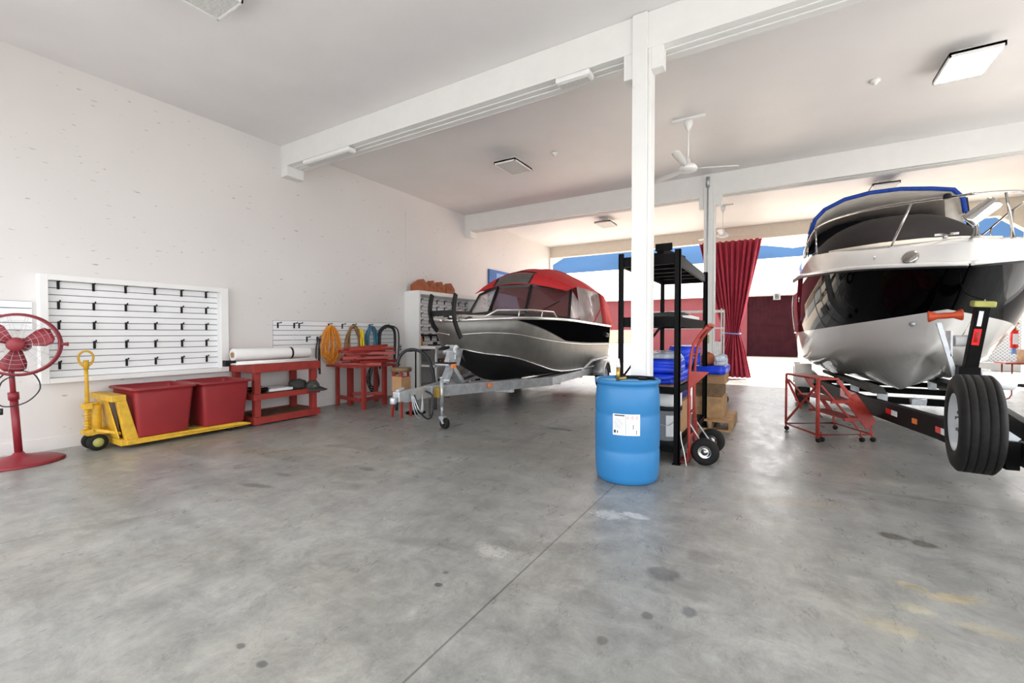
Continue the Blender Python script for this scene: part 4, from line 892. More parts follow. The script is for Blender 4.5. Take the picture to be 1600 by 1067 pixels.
# blue tarps: stacked, folded sheets with creases
def folded(name, label, cat, x, y, z, hx, hy, h_, layers, mtl, seed, group=None, rz=0, solid_top=.012, crease=.010):
    rn = random.Random(seed); rows = []; n = 64; dh = h_/layers
    def out_(k, z0, wob):
        r = []
        for i in range(n):
            a = 2*PI*i/n; c_, s_ = math.cos(a), math.sin(a); e = .32
            px = hx*math.copysign(abs(c_)**e, c_)*k; py = hy*math.copysign(abs(s_)**e, s_)*k
            q = 1+.035*math.sin(3*a+wob)+.03*math.sin(7*a+wob*2)
            r.append((px*q, py*q, max(0, z0+.007*math.sin(5*a+wob)*(1 if z0 > .01 else 0))))
        return r
    rows.append([(0, 0, 0)]*n)
    for L_ in range(layers):
        k = 1-.10*rn.random(); wb_ = rn.uniform(0, 6)
        rows += [out_(k*.95, L_*dh, wb_), out_(k, L_*dh+dh*.3, wb_), out_(k, L_*dh+dh*.7, wb_), out_(k*.95, (L_+1)*dh*.999, wb_)]
    base = rows[-1]; P_ = [(rn.uniform(4, 16)/hx*.2, rn.uniform(4, 16)/hy*.3, rn.uniform(0, 6)) for _ in range(5)]
    for k in (.93, .85, .75, .64, .52, .4, .28, .15, .05):
        rows.append([(p[0]*k, p[1]*k, h_+solid_top*(1-k)+crease*(sum(abs(math.sin(p[0]*k*a+p[1]*k*b_+c_)) for a, b_, c_ in P_)/2.5-.7)) for p in base])
    rows.append([(0, 0, h_+solid_top)]*n)
    o = MB().grid(rows, close=True).build(name, mtl); o.location = (x, y, z); o.rotation_euler = (0, 0, rz); return tag(o, label, cat, group)
folded('folded_tarp', 'wide blue folded tarp lying on the lower rack shelf under the film', 'tarp', -1.12, 5.30, .762, .25, .62, .11, 2, 'tarp', 22, 'blue tarps')
folded('folded_tarp', 'bright blue folded tarp with clear film on top of the pile', 'tarp', -1.08, 5.05, .885, .23, .38, .13, 2, 'tarp', 21, 'blue tarps', .1)
folded('folded_tarp', 'bright blue tarp block at the back of the rack shelf, beside the post', 'tarp', -1.02, 6.05, .885, .17, .34, .24, 2, 'tarp', 23, 'blue tarps')
folded('folded_tarp', 'dark blue folded tarp below the lower rack shelf', 'tarp', -1.14, 5.38, .535, .24, .36, .12, 2, 'darktarp', 24, 'blue tarps')
folded('folded_tarp', 'blue tarp slumped over the boxes beside the hand truck', 'tarp', -.78, 6.80, .742, .21, .34, .10, 1, 'tarp', 25, 'blue tarps')
folded('clear_film', 'crumpled glossy clear film draped over the blue tarp', 'plastic film', -1.05, 4.96, 1.035, .20, .32, .02, 1, 'shrink', 26, None, .2, .03, .03)
folded('clear_film', 'crumpled glossy film bundle on the boxes beside the hand truck', 'plastic film', -.66, 6.62, .865, .09, .14, .10, 2, 'shrink', 27, None, .2, .03, .03)
folded('paper_bundle', 'crumpled brown paper bundle on the boxes right of the hand truck', 'paper', -.86, 6.78, .865, .09, .18, .11, 1, 'terracotta', 28, None, .3, .03, .03)
# lower rack goods
t = thing('bucket', 'grey plastic bucket with a white label on the bottom rack shelf', 'bucket', (-1.0, 4.86, .18))
MB().lathe([(0, 0), (.125, 0), (.128, .01), (.145, .32), (.152, .325), (.152, .35), (.147, .355), (0, .356)], seg=36).build('body', 'bucket', t)
MB().lathe([(.1525, .315), (.157, .32), (.157, .352), (.152, .36)], seg=36).build('rim', 'plasticblack', t)
MB().grid([[(math.cos(a)*(.134+.05*z), math.sin(a)*(.134+.05*z), z) for a in [math.radians(-80+i*8) for i in range(7)]] for z in (.05, .27)]).build('label', 'label', t)
MB().tube([(-.15, 0, .30), (-.08, -.13, .20), (.05, -.155, .17), (.13, -.09, .25), (.15, 0, .30)], .004, 6, smooth=5).build('handle', 'galv', t)
tag(MB().lathe([(.04, 0), (.125, 0), (.132, .01), (.132, .14), (.125, .15), (.04, .15), (.04, 0)], seg=36).build('tape_roll', 'paper'), 'thick white roll standing on the grey bucket', 'roll').location = (-.98, 4.86, .537)
tag(MB().box(-1.36, -.90, 5.06, 5.80, .182, .53).build('cardboard_box', 'card', bevel=.004), 'large cardboard box behind the grey bucket on the rack', 'box')
# hand truck
t = thing('hand_truck', 'red two-wheeled hand truck leaning on the right side of the black rack', 'hand truck', (-.72, 4.9, 0), world=True)
for y in (4.66, 4.98):
    MB().tube([(-.74, y, .10), (-.745, y, .75), (-.72, y, 1.12), (-.66, y, 1.26), (-.58, y, 1.36)], .015, 10, smooth=4).build('side_rail', 'redmetal', t)
MB().tube([(-.58, 4.66, 1.36), (-.56, 4.72, 1.375), (-.56, 4.92, 1.375), (-.58, 4.98, 1.36)], .017, 10, smooth=4).build('grip_bar', 'redmetal', t)
for z in (.25, .50, .85, 1.08): MB().bar((-.743, 4.66, z), (-.743, 4.98, z), .025, .012).build('crossbar', 'redmetal', t)
MB().box(-.83, -.745, 4.64, 5.0, .01, .018).box(-.755, -.745, 4.64, 5.0, .01, .16).build('toe_plate', 'redmetal', t)
MB().bar((-.745, 4.98, .55), (-.70, 4.98, .15), .02, .03).build('strut', 'redmetal', t)
MB().prism([(-.74, 4.655, .74), (-.74, 4.655, .92), (-.56, 4.655, .92)], (0, .01, 0)).build('gusset_plate', 'redmetal', t)
for y in (4.70, 5.22):
    c = (-.60, y, .132)
    MB().lathe([(.06, -.035), (.10, -.045), (.128, -.03), (.132, 0), (.128, .03), (.10, .045), (.06, .035)], c, (0, 1, 0), 36).build('tyre', 'rubber', t)
    MB().lathe([(0, -.036), (.02, -.036), (.022, -.02), (.045, -.02), (.06, -.033), (.066, -.03), (.066, .03), (.045, .02), (0, .03)], c, (0, 1, 0), 28).build('wheel_hub', 'chrome', t)
MB().cyl((-.60, 4.70, .132), (-.60, 5.22, .132), .012).bar((-.60, 4.78, .132), (-.74, 4.68, .40), .012).bar((-.60, 5.14, .132), (-.74, 4.97, .40), .012).build('axle', 'galv', t)
# cables hanging by the truck
tag(MB().tube([(-.80, 4.54, .34), (-.79, 4.53, .25), (-.76, 4.50, .15), (-.74, 4.52, .01)], .005, 6, smooth=5).build('string', 'paper'), 'thin white string trailing down the right leg of the black rack', 'string')
# boxes and pallets
t = thing('pallet', 'small raw wood pallet on the floor behind the hand truck', 'pallet', (-.75, 6.9, 0), world=True)
for k in range(6): MB().box(-1.02, -.50, 6.42+k*.165, 6.54+k*.165, .115, .135).build('deck_board', 'wood', t)
for x in (-1.02, -.78, -.54): MB().box(x, x+.04, 6.42, 7.36, .02, .115).build('stringer', 'wood', t)
for y in (6.42, 7.24): MB().box(-1.02, -.50, y, y+.12, 0, .02).build('bottom_board', 'wood', t)
tag(MB().box(-1.0, -.62, 6.60, 7.2, .136, .42).build('wooden_box', 'wood', bevel=.004), 'lower tan wooden box standing on the small pallet', 'box', 'boxes on the pallet')
tag(MB().box(-.98, -.64, 6.62, 7.18, .421, .60).build('wooden_box', 'darkwood', bevel=.004), 'dark wooden box stacked on the pallet between two lighter boxes', 'box', 'boxes on the pallet')
tag(MB().box(-.96, -.60, 6.62, 7.15, .601, .74).build('cardboard_box', 'card', bevel=.004), 'cardboard box topmost on the pallet stack', 'box', 'boxes on the pallet')
# white wire shelf behind the far post
t = thing('wire_shelf', 'white wire shelving unit behind the far post', 'shelving', (-1.5, 9.9, 0), world=True)
for x in (-2.55, -.95):
    for y in (9.65, 10.15): MB().cyl((x, y, .06), (x, y, 1.78), .014).cyl((x, y-.01, .03), (x, y+.01, .03), .03).build('post', 'white', t)
for z in (1.74, 1.40, .80, .35):
    m = MB().box(-2.55, -.95, 9.64, 9.66, z-.02, z+.01).box(-2.55, -.95, 10.14, 10.16, z-.02, z+.01).box(-2.56, -2.54, 9.65, 10.15, z-.02, z+.01).box(-.96, -.94, 9.65, 10.15, z-.02, z+.01)
    for k in range(24): m.box(-2.53+k*.066, -2.525+k*.066, 9.66, 10.14, z-.004, z+.002)
    m.build('shelf', 'white', t)
tag(MB().box(-1.20, -1.0, 9.75, 10.0, .812, 1.12).build('document_box', 'paper'), 'white box with papers on the wire shelf behind the far post', 'box')
tag(MB().box(-1.13, -1.10, 9.72, 9.75, .82, 1.05).build('book', 'ink'), 'dark upright book in front of the white box on the wire shelf', 'book')
tag(MB().lathe([(0, 0), (.05, 0), (.05, .10), (0, .11)]).build('can', 'yellowstrap'), 'small yellow can on the upper wire shelf beside the post', 'can').location = (-1.15, 9.8, 1.403)
tag(MB().box(-2.2, -1.5, 9.75, 10.05, 1.403, 1.46).build('flat_box', 'card'), 'flat tan carton on the wire shelf seen through the black rack', 'carton')
# cleaning bucket & cart foot near curtain
t = thing('hand_cart', 'white wheeled cart frame beside the boxes near the curtain', 'cart', (-.75, 8.6, 0), world=True)
MB().tube([(-.86, 8.5, .12), (-.90, 8.5, .95), (-.93, 8.55, 1.05)], .012, 8).tube([(-.86, 8.85, .12), (-.90, 8.85, .95), (-.93, 8.80, 1.05)], .012, 8).bar((-.88, 8.5, .6), (-.88, 8.85, .6), .02).build('frame', 'white', t)
for y in (8.48, 8.87): MB().lathe([(0, -.02), (.09, -.02), (.10, 0), (.09, .02), (0, .02)], (-.84, y, .10), (0, 1, 0)).build('wheel', 'rubber', t)

# ================================================================== CURTAIN
t = thing('curtain', 'dark red gathered curtain hanging in the far opening', 'curtain', (-1.2, 14.05, 0), world=True)
def cur(x0, x1, xb0, xb1, name):
    rows = []; n = 140
    zs = [3.90, 3.6, 3.2, 2.7, 2.2, 1.8, 1.5, 1.36, 1.28, 1.20, 1.05, .8, .5, .2, .04]
    for z in zs:
        if z >= 1.28: k_ = ((z-1.28)/(3.9-1.28))**.85; a = -1.30+(x0+1.30)*k_; b_ = -.93+(x1+.93)*k_
        else: k_ = ((1.28-z)/1.28)**.8; a = -1.30+(xb0+1.30)*k_; b_ = -.93+(xb1+.93)*k_
        amp = .035+.05*min(1, (b_-a)/1.4)
        rows.append([(a+(b_-a)*i/n+.012*math.sin(i*.9+z*2), 14.02+amp*math.sin(i*2*PI/13.5+.6*math.sin(z*1.1+i*.07))+amp*.35*math.sin(i*2*PI/5.7+z), z) for i in range(n+1)])
    return MB().grid(rows).build(name, 'curtain', t, solid=.006)
cur(-1.99, -.40, -1.93, -.62, 'fabric')
MB().tube([(-1.32, 13.93, 1.30), (-1.12, 13.90, 1.28), (-.92, 13.93, 1.27), (-.90, 14.05, 1.28), (-1.12, 14.14, 1.29), (-1.33, 14.08, 1.30)], .016, 8, closed=True, smooth=4).build('tieback', 'banpale', t, label='pale blue tie cord')

# ================================================================== BOAT 2 (cruiser)
B2 = Vector((1.55, 5.8, 0))
def b2(s_, w_, z): return Vector((B2.x-w_, B2.y+s_, z))   # +w = towards the camera-left side
t2 = thing('cabin_cruiser', 'large black and white cabin cruiser with blue canvas on the right', 'boat', tuple(b2(3, 0, .6)), world=True)
K2 = [(1.75, 0, .88), (2.1, 0, .66), (2.5, 0, .50), (3.2, 0, .46), (5.2, 0, .48)]
S1 = [(1.45, .0, 1.03), (1.9, .22, .87), (2.6, .50, .72), (3.6, .68, .63), (5.2, .70, .60)]
CH2 = [(1.03, 0, 1.19), (1.5, .36, 1.13), (2.0, .62, 1.06), (3.0, .97, .93), (4.0, 1.14, .83), (5.2, 1.15, .78)]
BD2 = [(.63, 0, 1.55), (1.0, .42, 1.47), (1.5, .75, 1.41), (2.5, 1.08, 1.345), (3.5, 1.24, 1.31), (4.3, 1.26, 1.30), (5.2, 1.20, 1.30)]
RB2 = [(0, 0, 1.95), (.3, .42, 2.00), (.8, .76, 2.06), (1.5, 1.03, 2.115), (2.5, 1.22, 2.19), (3.5, 1.28, 2.25), (4.3, 1.28, 2.30), (5.2, 1.20, 2.36)]
CP2 = [(.0, 0, 2.15), (.38, .36, 2.21), (.88, .67, 2.28), (1.6, .93, 2.39), (2.6, 1.10, 2.50), (3.6, 1.16, 2.60), (4.3, 1.16, 2.66), (5.2, 1.10, 2.70)]
NS = 34
k2, s1_, c2, bd, rb, cp = (samp(c, NS) for c in (K2, S1, CH2, BD2, RB2, CP2))
bul = [p.lerp(q, .5)+Vector((0, .035*min(1, i/6), 0)) for i, (p, q) in enumerate(zip(bd, rb))]
c2b = [p+Vector((0, .03*min(1, i/5), .012)) for i, p in enumerate(c2)]
s1b = [p+Vector((0, .02*min(1, i/5), -.03*min(1, i/5))) for i, p in enumerate(s1_)]
m = MB()
for sg_ in (1, -1):
    m.m(0).grid(rowsof([k2, s1_], sg_, b2)).grid(rowsof([s1_, s1b], sg_, b2)).grid(rowsof([s1b, c2], sg_, b2)).grid(rowsof([c2, c2b], sg_, b2)).grid(rowsof([c2b, bd], sg_, b2))
    m.m(1).grid(rowsof([bd, bul, rb], sg_, b2))
    ends = [l[-1] for l in (k2, s1_, s1b, c2, c2b)]
# rounded stern quarter + transom
def back(p, sg_, k_): return b2(p.x+.0+.35*math.sin(k_*PI/2), sg_*p.y*(1-.30*(1-math.cos(k_*PI/2))), p.z)
for mi, ls in ((0, (k2, s1b, c2b, bd)), (1, (bd, bul, rb))):
    m.m(mi)
    ks = [0, .33, .66, 1]
    for sg_ in (1, -1): m.grid([[back(l[-1], sg_, q) for q in ks] for l in ls])
    m.grid([[back(l[-1], 1, 1), back(l[-1], -1, 1)] for l in ls])
m.build('hull', ['gel', 'gloss'], t2)
m = MB()
def capo(p): return p+Vector((0, -.02, .10))
for sg_ in (1, -1):
    m.grid(rowsof([rb, [p.lerp(q, .5)+Vector((-.02, .02, 0))*min(1, i/5) for i, (p, q) in enumerate(zip(rb, cp))], cp], sg_, b2))
    m.grid([[back(l[-1], sg_, q) for q in (0, .33, .66, 1)] for l in (rb, cp)])
m.grid([[back(l[-1], 1, 1), back(l[-1], -1, 1)] for l in (rb, cp)])
m.build('deck_side', 'gel', t2)
fd = [p for p in cp if p.x < 2.9]
MB().grid([[b2(p.x+.0, p.y*q, p.z+(.05)*(1-q*q)) for q in (-1, -.85, -.5, 0, .5, .85, 1)] for p in fd]).build('foredeck', 'gel', t2)
m = MB()
m.grid([[b2(.35+p.x*.86, p.y*q*.78, p.z+.045+.05*(1-q*q)) for q in (-1, -.5, 0, .5, 1)] for p in fd]).build('cream_deck_panel', 'cream', t2, label='cream anti-slip deck panel', solid=.03)
m = MB()
for sg_ in (1, -1): m.tube([b2(p.x, sg_*(p.y+.012), p.z+.004) for p in rb]+[back(rb[-1], sg_, q)+Vector((0, .01, 0)) for q in (.33, .66, 1)], .024, 8)
m.build('rub_rail', 'gel', t2)
m = MB()
for sg_ in (1, -1): m.tube([b2(p.x, sg_*(p.y+.018), p.z-.028) for p in rb]+[back(rb[-1], sg_, q)+Vector((0, .01, -.028)) for q in (.33, .66, 1)], .010, 6)
m.build('rub_strip', 'plasticblack', t2)
m = MB()
for sg_ in (1, -1): m.tube([back(bd[-1], sg_, 1)+U_*.0, back(bd[-1], sg_, .5)+Vector((0, .02, .01))]+[b2(p.x, sg_*(p.y+.006), p.z) for p in bd[::-1][:10]], .014, 6)
m.build('chrome_strip', 'chrome', t2)
m = MB().tube([back(rb[-1], 1, .0)+Vector((-.03, 0, 0)), back(bul[-1], 1, .0)+Vector((-.05, 0, 0)), back(bd[-1], 1, 0)+Vector((-.03, 0, 0))], .014, 8, smooth=5).build('stern_guard', 'chrome', t2)
# fittings
t2_port = MB().lathe([(0, .012), (.035, .012), (.045, .004), (.045, 0)], b2(2.9, 1.245, 1.85), (-1, 0, .05)).build('exhaust_port', 'chrome', t2)
def on_side(s_, k_):
    a = by_s(RB2, [s_])[0]; c = by_s(CP2, [s_])[0]; return a.lerp(c, k_)
p = on_side(.28, .42); MB().lathe([(0, .02), (.06, .018), (.075, .006), (.075, -.01)], b2(p.x, p.y+.03, p.z), (-.6, -.75, .35)).build('vent_cover', 'chrome', t2)
p = on_side(.62, .55); MB().bar(b2(p.x-.05, p.y+.035, p.z), b2(p.x+.05, p.y+.02, p.z), .012, .012).cyl(b2(p.x-.015, p.y+.035, p.z-.03), b2(p.x-.015, p.y+.03, p.z), .008).cyl(b2(p.x+.02, p.y+.03, p.z-.03), b2(p.x+.02, p.y+.02, p.z), .008).build('cleat', 'chrome', t2)
p = by_s(BD2, [.85])[0]; MB().lathe([(0, .012), (.025, .012), (.03, 0)], b2(p.x, p.y*.9, p.z-.10), (-.6, -.7, -.1)).build('drain_fitting', 'galv', t2)
# bow rail
def cpw(s_): return by_s(CP2, [s_])[0]
rail = [(4.3, .08), (3.9, .16), (3.3, .28), (2.6, .40), (1.9, .44), (1.2, .46), (.7, .47), (.3, .46), (.08, .45)]
m = MB(); R1 = [b2(cpw(s_).x, max(cpw(s_).y-.03, .0), cpw(s_).z+h_) for s_, h_ in rail]; R2 = [b2(cpw(s_).x, -max(cpw(s_).y-.03, 0), cpw(s_).z+h_) for s_, h_ in rail]
full = R1+[b2(-.05, 0, 2.59)]+R2[::-1]
m.tube(full, .0135, 8, smooth=4).build('bow_rail', 'chrome', t2)
for sg_ in (1, -1):
    for s_, ds, h_ in ((.62, -.22, .465), (2.5, -.0, .40), (3.4, 0, .26)):
        a = cpw(s_); c = cpw(s_+ds); MB().cyl(b2(a.x, sg_*(a.y-.05), a.z), b2(c.x, sg_*(c.y-.03), c.z+h_), .011).lathe([(0, 0), (.03, 0), (.03, .012), (.012, .02)], b2(a.x, sg_*(a.y-.05), a.z), seg=16).build('stanchion', 'chrome', t2)
MB().lathe([(0, 0), (.03, 0), (.032, .03), (.02, .05), (0, .055)], b2(.12, .14, 2.61), seg=16).build('bow_light', 'plasticblack', t2)
# search light
sp_ = MB().lathe([(0, 0), (.05, 0), (.045, .01), (.022, .04), (.014, .13)], b2(-.02, -.03, 2.185), seg=20).build('searchlight_foot', 'chrome', t2)
ca, cb = Vector((1.50, 5.72, 2.33)), Vector((1.68, 5.66, 2.485)); axv = (cb-ca).normalized(); Lc = (cb-ca).length
MB().lathe([(0, 0), (.062, 0), (.070, .006), (.070, .03), (.066, .035), (.066, Lc-.03), (.060, Lc-.008), (.045, Lc), (0, Lc+.004)], ca, axv, 32).build('searchlight', 'chrome', t2, label='chrome searchlight drum')
MB().cyl(b2(.25, .12, 2.24), b2(.25, .12, 2.28), .02).bar(b2(.25, .20, 2.285), b2(.25, .02, 2.285), .02, .02).build('deck_cleat', 'chrome', t2)
# black windshield cover (dome)
rows = []
for s_, hw, z0_, h_ in ((2.05, .55, 2.50, .02), (2.25, .80, 2.49, .25), (2.6, .98, 2.52, .42), (3.0, 1.06, 2.55, .52), (3.5, 1.10, 2.58, .56), (3.9, 1.10, 2.62, .50)):
    rows.append([b2(s_+.28*(q*q), hw*q, z0_+h_*(1-abs(q)**3.0)) for q in [k/8-1 for k in range(17)]])
MB().grid(rows).build('windshield_cover', 'blackcanvas', t2, solid=.01)
# cockpit canvas: front hoop at s=4.0
HZ = [(-1.0, 3.22), (-.97, 3.45), (-.86, 3.60), (-.6, 3.66), (-.2, 3.72), (.2, 3.72), (.55, 3.66), (.84, 3.52), (.98, 3.36), (1.06, 3.10)]
top0 = [b2(4.0, w_, z) for w_, z in HZ]; top1 = [b2(4.9, w_, z+.02) for w_, z in HZ]; top2 = [b2(5.6, w_, z-.12) for w_, z in HZ]
MB().grid([top0, top1, top2]).build('canopy', 'bluecanvas', t2, solid=.02)
MB().grid([[p.lerp(b2(4.6, 0, 2.9), .03) for p in L_] for L_ in (top0, top1, top2)]).build('canopy_lining', 'creamcanvas', t2, solid=.01, label='pale grey underside of the canvas')
m = MB(); m.tube(top0, .035, 8); m.build('canopy_front_roll', 'bluecanvas', t2)
MB().grid([[b2(5.6, w_*.98, z-.14) for w_, z in HZ], [b2(5.45, w_*.98, 2.95) for w_, z in HZ]]).build('aft_curtain', 'blackcanvas', t2, solid=.01)
MB().grid([[b2(5.38, w_, 3.08) for w_ in (-.9, -.3, .3, .9)], [b2(5.36, w_, 2.9) for w_ in (-.9, -.3, .3, .9)]]).build('blue_band', 'bluecanvas', t2, solid=.02)
MB().grid([[b2(4.15, -.98, 3.5), b2(4.15, -.78, 3.6)], [b2(4.05, -1.02, 2.75), b2(4.05, -.80, 2.75)]]).build('side_flap', 'creamcanvas', t2, solid=.01)
MB().tube([b2(4.02, -1.0, 3.45), b2(4.0, -1.08, 2.70)], .03, 8).build('canopy_strut', 'blackcanvas', t2)
for sg_ in (1, -1): MB().tube([b2(4.0, sg_*1.0, 3.30), b2(4.15, sg_*1.12, 2.66)], .012, 8).tube([b2(5.0, sg_*1.0, 3.35), b2(4.4, sg_*1.12, 2.70)], .012, 8).tube([b2(4.45, sg_*1.02, 3.4), b2(4.9, sg_*1.12, 2.70)], .012, 8).build('canopy_frame', 'chrome', t2)
MB().grid([[b2(4.05, .98, 3.34), b2(4.4, 1.0, 3.30)], [b2(4.0, 1.08, 2.95), b2(4.2, 1.08, 2.98)]]).build('side_flap', 'bluecanvas', t2, solid=.01)

# ---- trailer 2
tr2 = thing('boat_trailer', 'black boat trailer under the cabin cruiser, with reflectors and spare wheel', 'trailer', (1.5, 7, 0), world=True)
for sg_ in (1, -1):
    pts = [(1.55-.13*sg_, 4.43, .44), (1.55-.27*sg_, 5.4, .44), (1.55-.60*sg_, 7.2, .40), (1.55-.90*sg_, 9.0, .40), (1.55-.93*sg_, 11.2, .42)]
    m = MB()
    for a, c in zip(pts, pts[1:]): m.bar(a, Vector(c)+(Vector(c)-Vector(a)).normalized()*.03, .075, .20)
    m.build('frame_rail', 'black', tr2, bevel=.004)
MB().bar((1.55, 3.2, .44), (1.55, 4.6, .44), .13, .17).build('tongue', 'black', tr2, bevel=.004)
for y, w_ in ((6.6, .45), (8.2, .72), (9.6, .9), (10.9, .9)): MB().bar((1.55-w_, y, .34), (1.55+w_, y, .34), .09, .09).build('crossmember', 'black', tr2)
def on_rail(y, dz=0):  # outer face of near rail
    pts = [(1.42, 4.43), (1.28, 5.4), (.95, 7.2), (.65, 9.0)]
    for (xa, ya), (xb, yb) in zip(pts, pts[1:]):
        if ya <= y <= yb: k_ = (y-ya)/(yb-ya); d = Vector((xb-xa, yb-ya, 0)).normalized(); return Vector((xa+(xb-xa)*k_, y, .43+dz)), d, Vector((-d.y, d.x, 0))
for y, mt, l_ in ((6.35, 'redlens', .14), (6.22, 'label', .13), (5.36, 'redlens', .10), (5.27, 'label', .08)):
    p, d, nrm = on_rail(y); q = p+nrm*.040; MB().bar(q-d*l_/2, q+d*l_/2, .006, .055).build('reflector', mt, tr2, label='red reflector' if mt == 'redlens' else 'white reflector')
p, d, nrm = on_rail(5.78); q = p+nrm*.042; MB().bar(q-d*.04, q+d*.04, .012, .05).build('marker_light', 'orange', tr2)
p, d, nrm = on_rail(7.6, .02); q = p+nrm*.042; dc = MB().bar(q-d*.32, q+d*.32, .004, .12).build('side_decal', 'redlens', tr2, label='red decal with silver script')
MB().tube([q-nrm*-.004+d*(-.28+.03*k)+U_*(.022*(-1)**k) for k in range(14)], .006, 6, smooth=4).build('decal_script', 'galv', tr2)
for sg_ in (1, -1):
    for k, (y, w_) in enumerate(((7.1, .42), (8.3, .55), (9.6, .60))):
        x = 1.55-w_*sg_
        MB().box(x-.05, x+.05, y-.02, y+.02, .38, .56).build('bunk_bracket', 'galv', tr2)
    MB().prism([(1.55-.40*sg_, 6.9, .56), (1.55-.62*sg_, 10.9, .50), (1.55-.62*sg_, 10.9, .56), (1.55-.40*sg_, 7.2, .62)], (.14*-sg_, 0, 0)).build('bunk', 'greycloth', tr2)
MB().box(1.48, 1.62, 7.45, 7.55, .38, .45).cyl((1.47, 7.5, .44), (1.63, 7.5, .44), .03).build('keel_roller', 'galv', tr2)
# winch post
wb = Vector((1.55, 5.93, .50))
MB().bar(wb, wb+Vector((.02, -.03, .48)), .15, .16).build('winch_post_base', 'black', tr2, bevel=.006)
PL, PH = wb+Vector((.03, -.04, .42)), wb+Vector((.085, -.14, 1.05))
MB().bar(PL, PH, .095, .09).build('winch_post', 'black', tr2, bevel=.006)
MB().bar(PH-U_*.01, PH+Vector((.004, -.006, .045)), .15, .13).build('post_cap', 'olive', tr2, label='yellow green cap', bevel=.012)
def on_post(a, b_, w_, nm, mt, lb=None):
    off = Vector((-.012, -.049, 0)); MB().bar(PL.lerp(PH, a)+off, PL.lerp(PH, b_)+off, w_, .004, up=(0, 1, 0)).build(nm, mt, tr2, label=lb)
on_post(.70, .92, .030, 'sticker', 'label'); on_post(.42, .66, .052, 'warning_sticker', 'redlens', 'red warning sticker'); on_post(.46, .62, .034, 'sticker_text', 'label')
MB().cyl(wb+Vector((.09, -.03, .36)), wb+Vector((.34, -.02, .34)), .095, .075).build('winch_housing', 'label', tr2, bevel=.01, label='white winch housing')
MB().cyl(wb+Vector((.32, -.06, .32)), wb+Vector((.56, -.06, .31)), .015).build('winch_handle', 'plasticblack', tr2)
MB().bar(wb+Vector((-.01, .02, .2)), wb+Vector((-.18, .02, .90)), .04, .035).build('bow_stop_arm', 'galv', tr2)
MB().cyl(wb+Vector((-.05, .08, .72)), wb+Vector((.07, .08, .72)), .055).build('strap_drum', 'paper', tr2)
for dx in (-.085, .085): MB().box(wb.x+dx-.008, wb.x+dx+.008, wb.y, wb.y+.16, wb.z+.57, wb.z+.82).build('winch_plate', 'galv', tr2)
MB().lathe([(0, 0), (.050, 0), (.056, .01), (.028, .07), (.030, .125), (.028, .18), (.056, .24), (.050, .25), (0, .25)], wb+Vector((-.265, .0, .96)), (1, -.12, .06)).build('bow_roller', 'roller', tr2, label='orange double-cone bow roller')
MB().tube([wb+Vector((.0, .08, .75)), wb+Vector((.30, .55, 1.15))], .006, 6).build('strap', 'cream', tr2)
# spare wheel
sc = Vector((1.24, 4.52, .635)); sax = Vector((-1, .10, 0)).normalized()
tp = [(.205, -.10), (.27, -.118), (.325, -.112), (.352, -.09)]
for z in (-.085, -.045, .045, .085): pass
prof = [(.205, .085), (.215, .105), (.27, .118), (.325, .112), (.352, .092)]
for a in (.068, .024, -.024, -.068): prof += [(.357, a+.018), (.357, a+.0045), (.346, a+.0035), (.346, a-.0035), (.357, a-.0045)]
prof += [(.357, -.085), (.352, -.092), (.325, -.112), (.27, -.118), (.215, -.105), (.205, -.085)]
sw = MB().lathe(prof, sc, sax, 64).build('spare_tyre', 'rubber', tr2)
MB().lathe([(0, .088), (.028, .086), (.034, .066), (.05, .052), (.095, .056), (.125, .036), (.150, .030), (.158, .045), (.163, .045), (.170, .068), (.178, .068), (.186, .088), (.196, .090), (.206, .106), (.213, .104), (.214, .09), (.205, -.085), (.19, -.06), (0, -.06)], sc, sax, 64).build('spare_rim', 'rim', tr2, label='white spoked rim')
m = MB(); Au = Vector((0, 0, 1)); Av = sax.cross(Au)
for k in range(5):
    a = k*2*PI/5; d = Au*math.cos(a)+Av*math.sin(a); m.cyl(sc+d*.072+sax*.05, sc+d*.072+sax*.085, .012, seg=8)
    a += PI/5; d = Au*math.cos(a)+Av*math.sin(a); m.lathe([(0, .004), (.020, .004), (.022, -.01)], sc+d*.120+sax*.042, sax, 14)
m.build('lug_nuts', 'greywin', tr2)
MB().bar(sc-sax*.06, Vector((1.44, 4.50, .52)), .06, .10).build('spare_bracket', 'galv', tr2)
MB().bar((1.55, 3.22, .50), (1.55, 2.98, .50), .12, .07).cyl((1.55, 2.97, .44), (1.55, 2.97, .53), .045).build('coupler', 'black', tr2, bevel=.006)
MB().cyl((1.66, 3.65, .12), (1.66, 3.65, .80), .03).bar((1.66, 3.65, .80), (1.80, 3.65, .82), .02).bar((1.60, 3.65, .44), (1.66, 3.65, .44), .08, .08).build('jack_tube', 'galv', tr2)
MB().lathe([(0, -.03), (.075, -.03), (.08, 0), (.075, .03), (0, .03)], (1.66, 3.65, .08), (1, 0, 0)).build('jack_wheel', 'rubber', tr2)
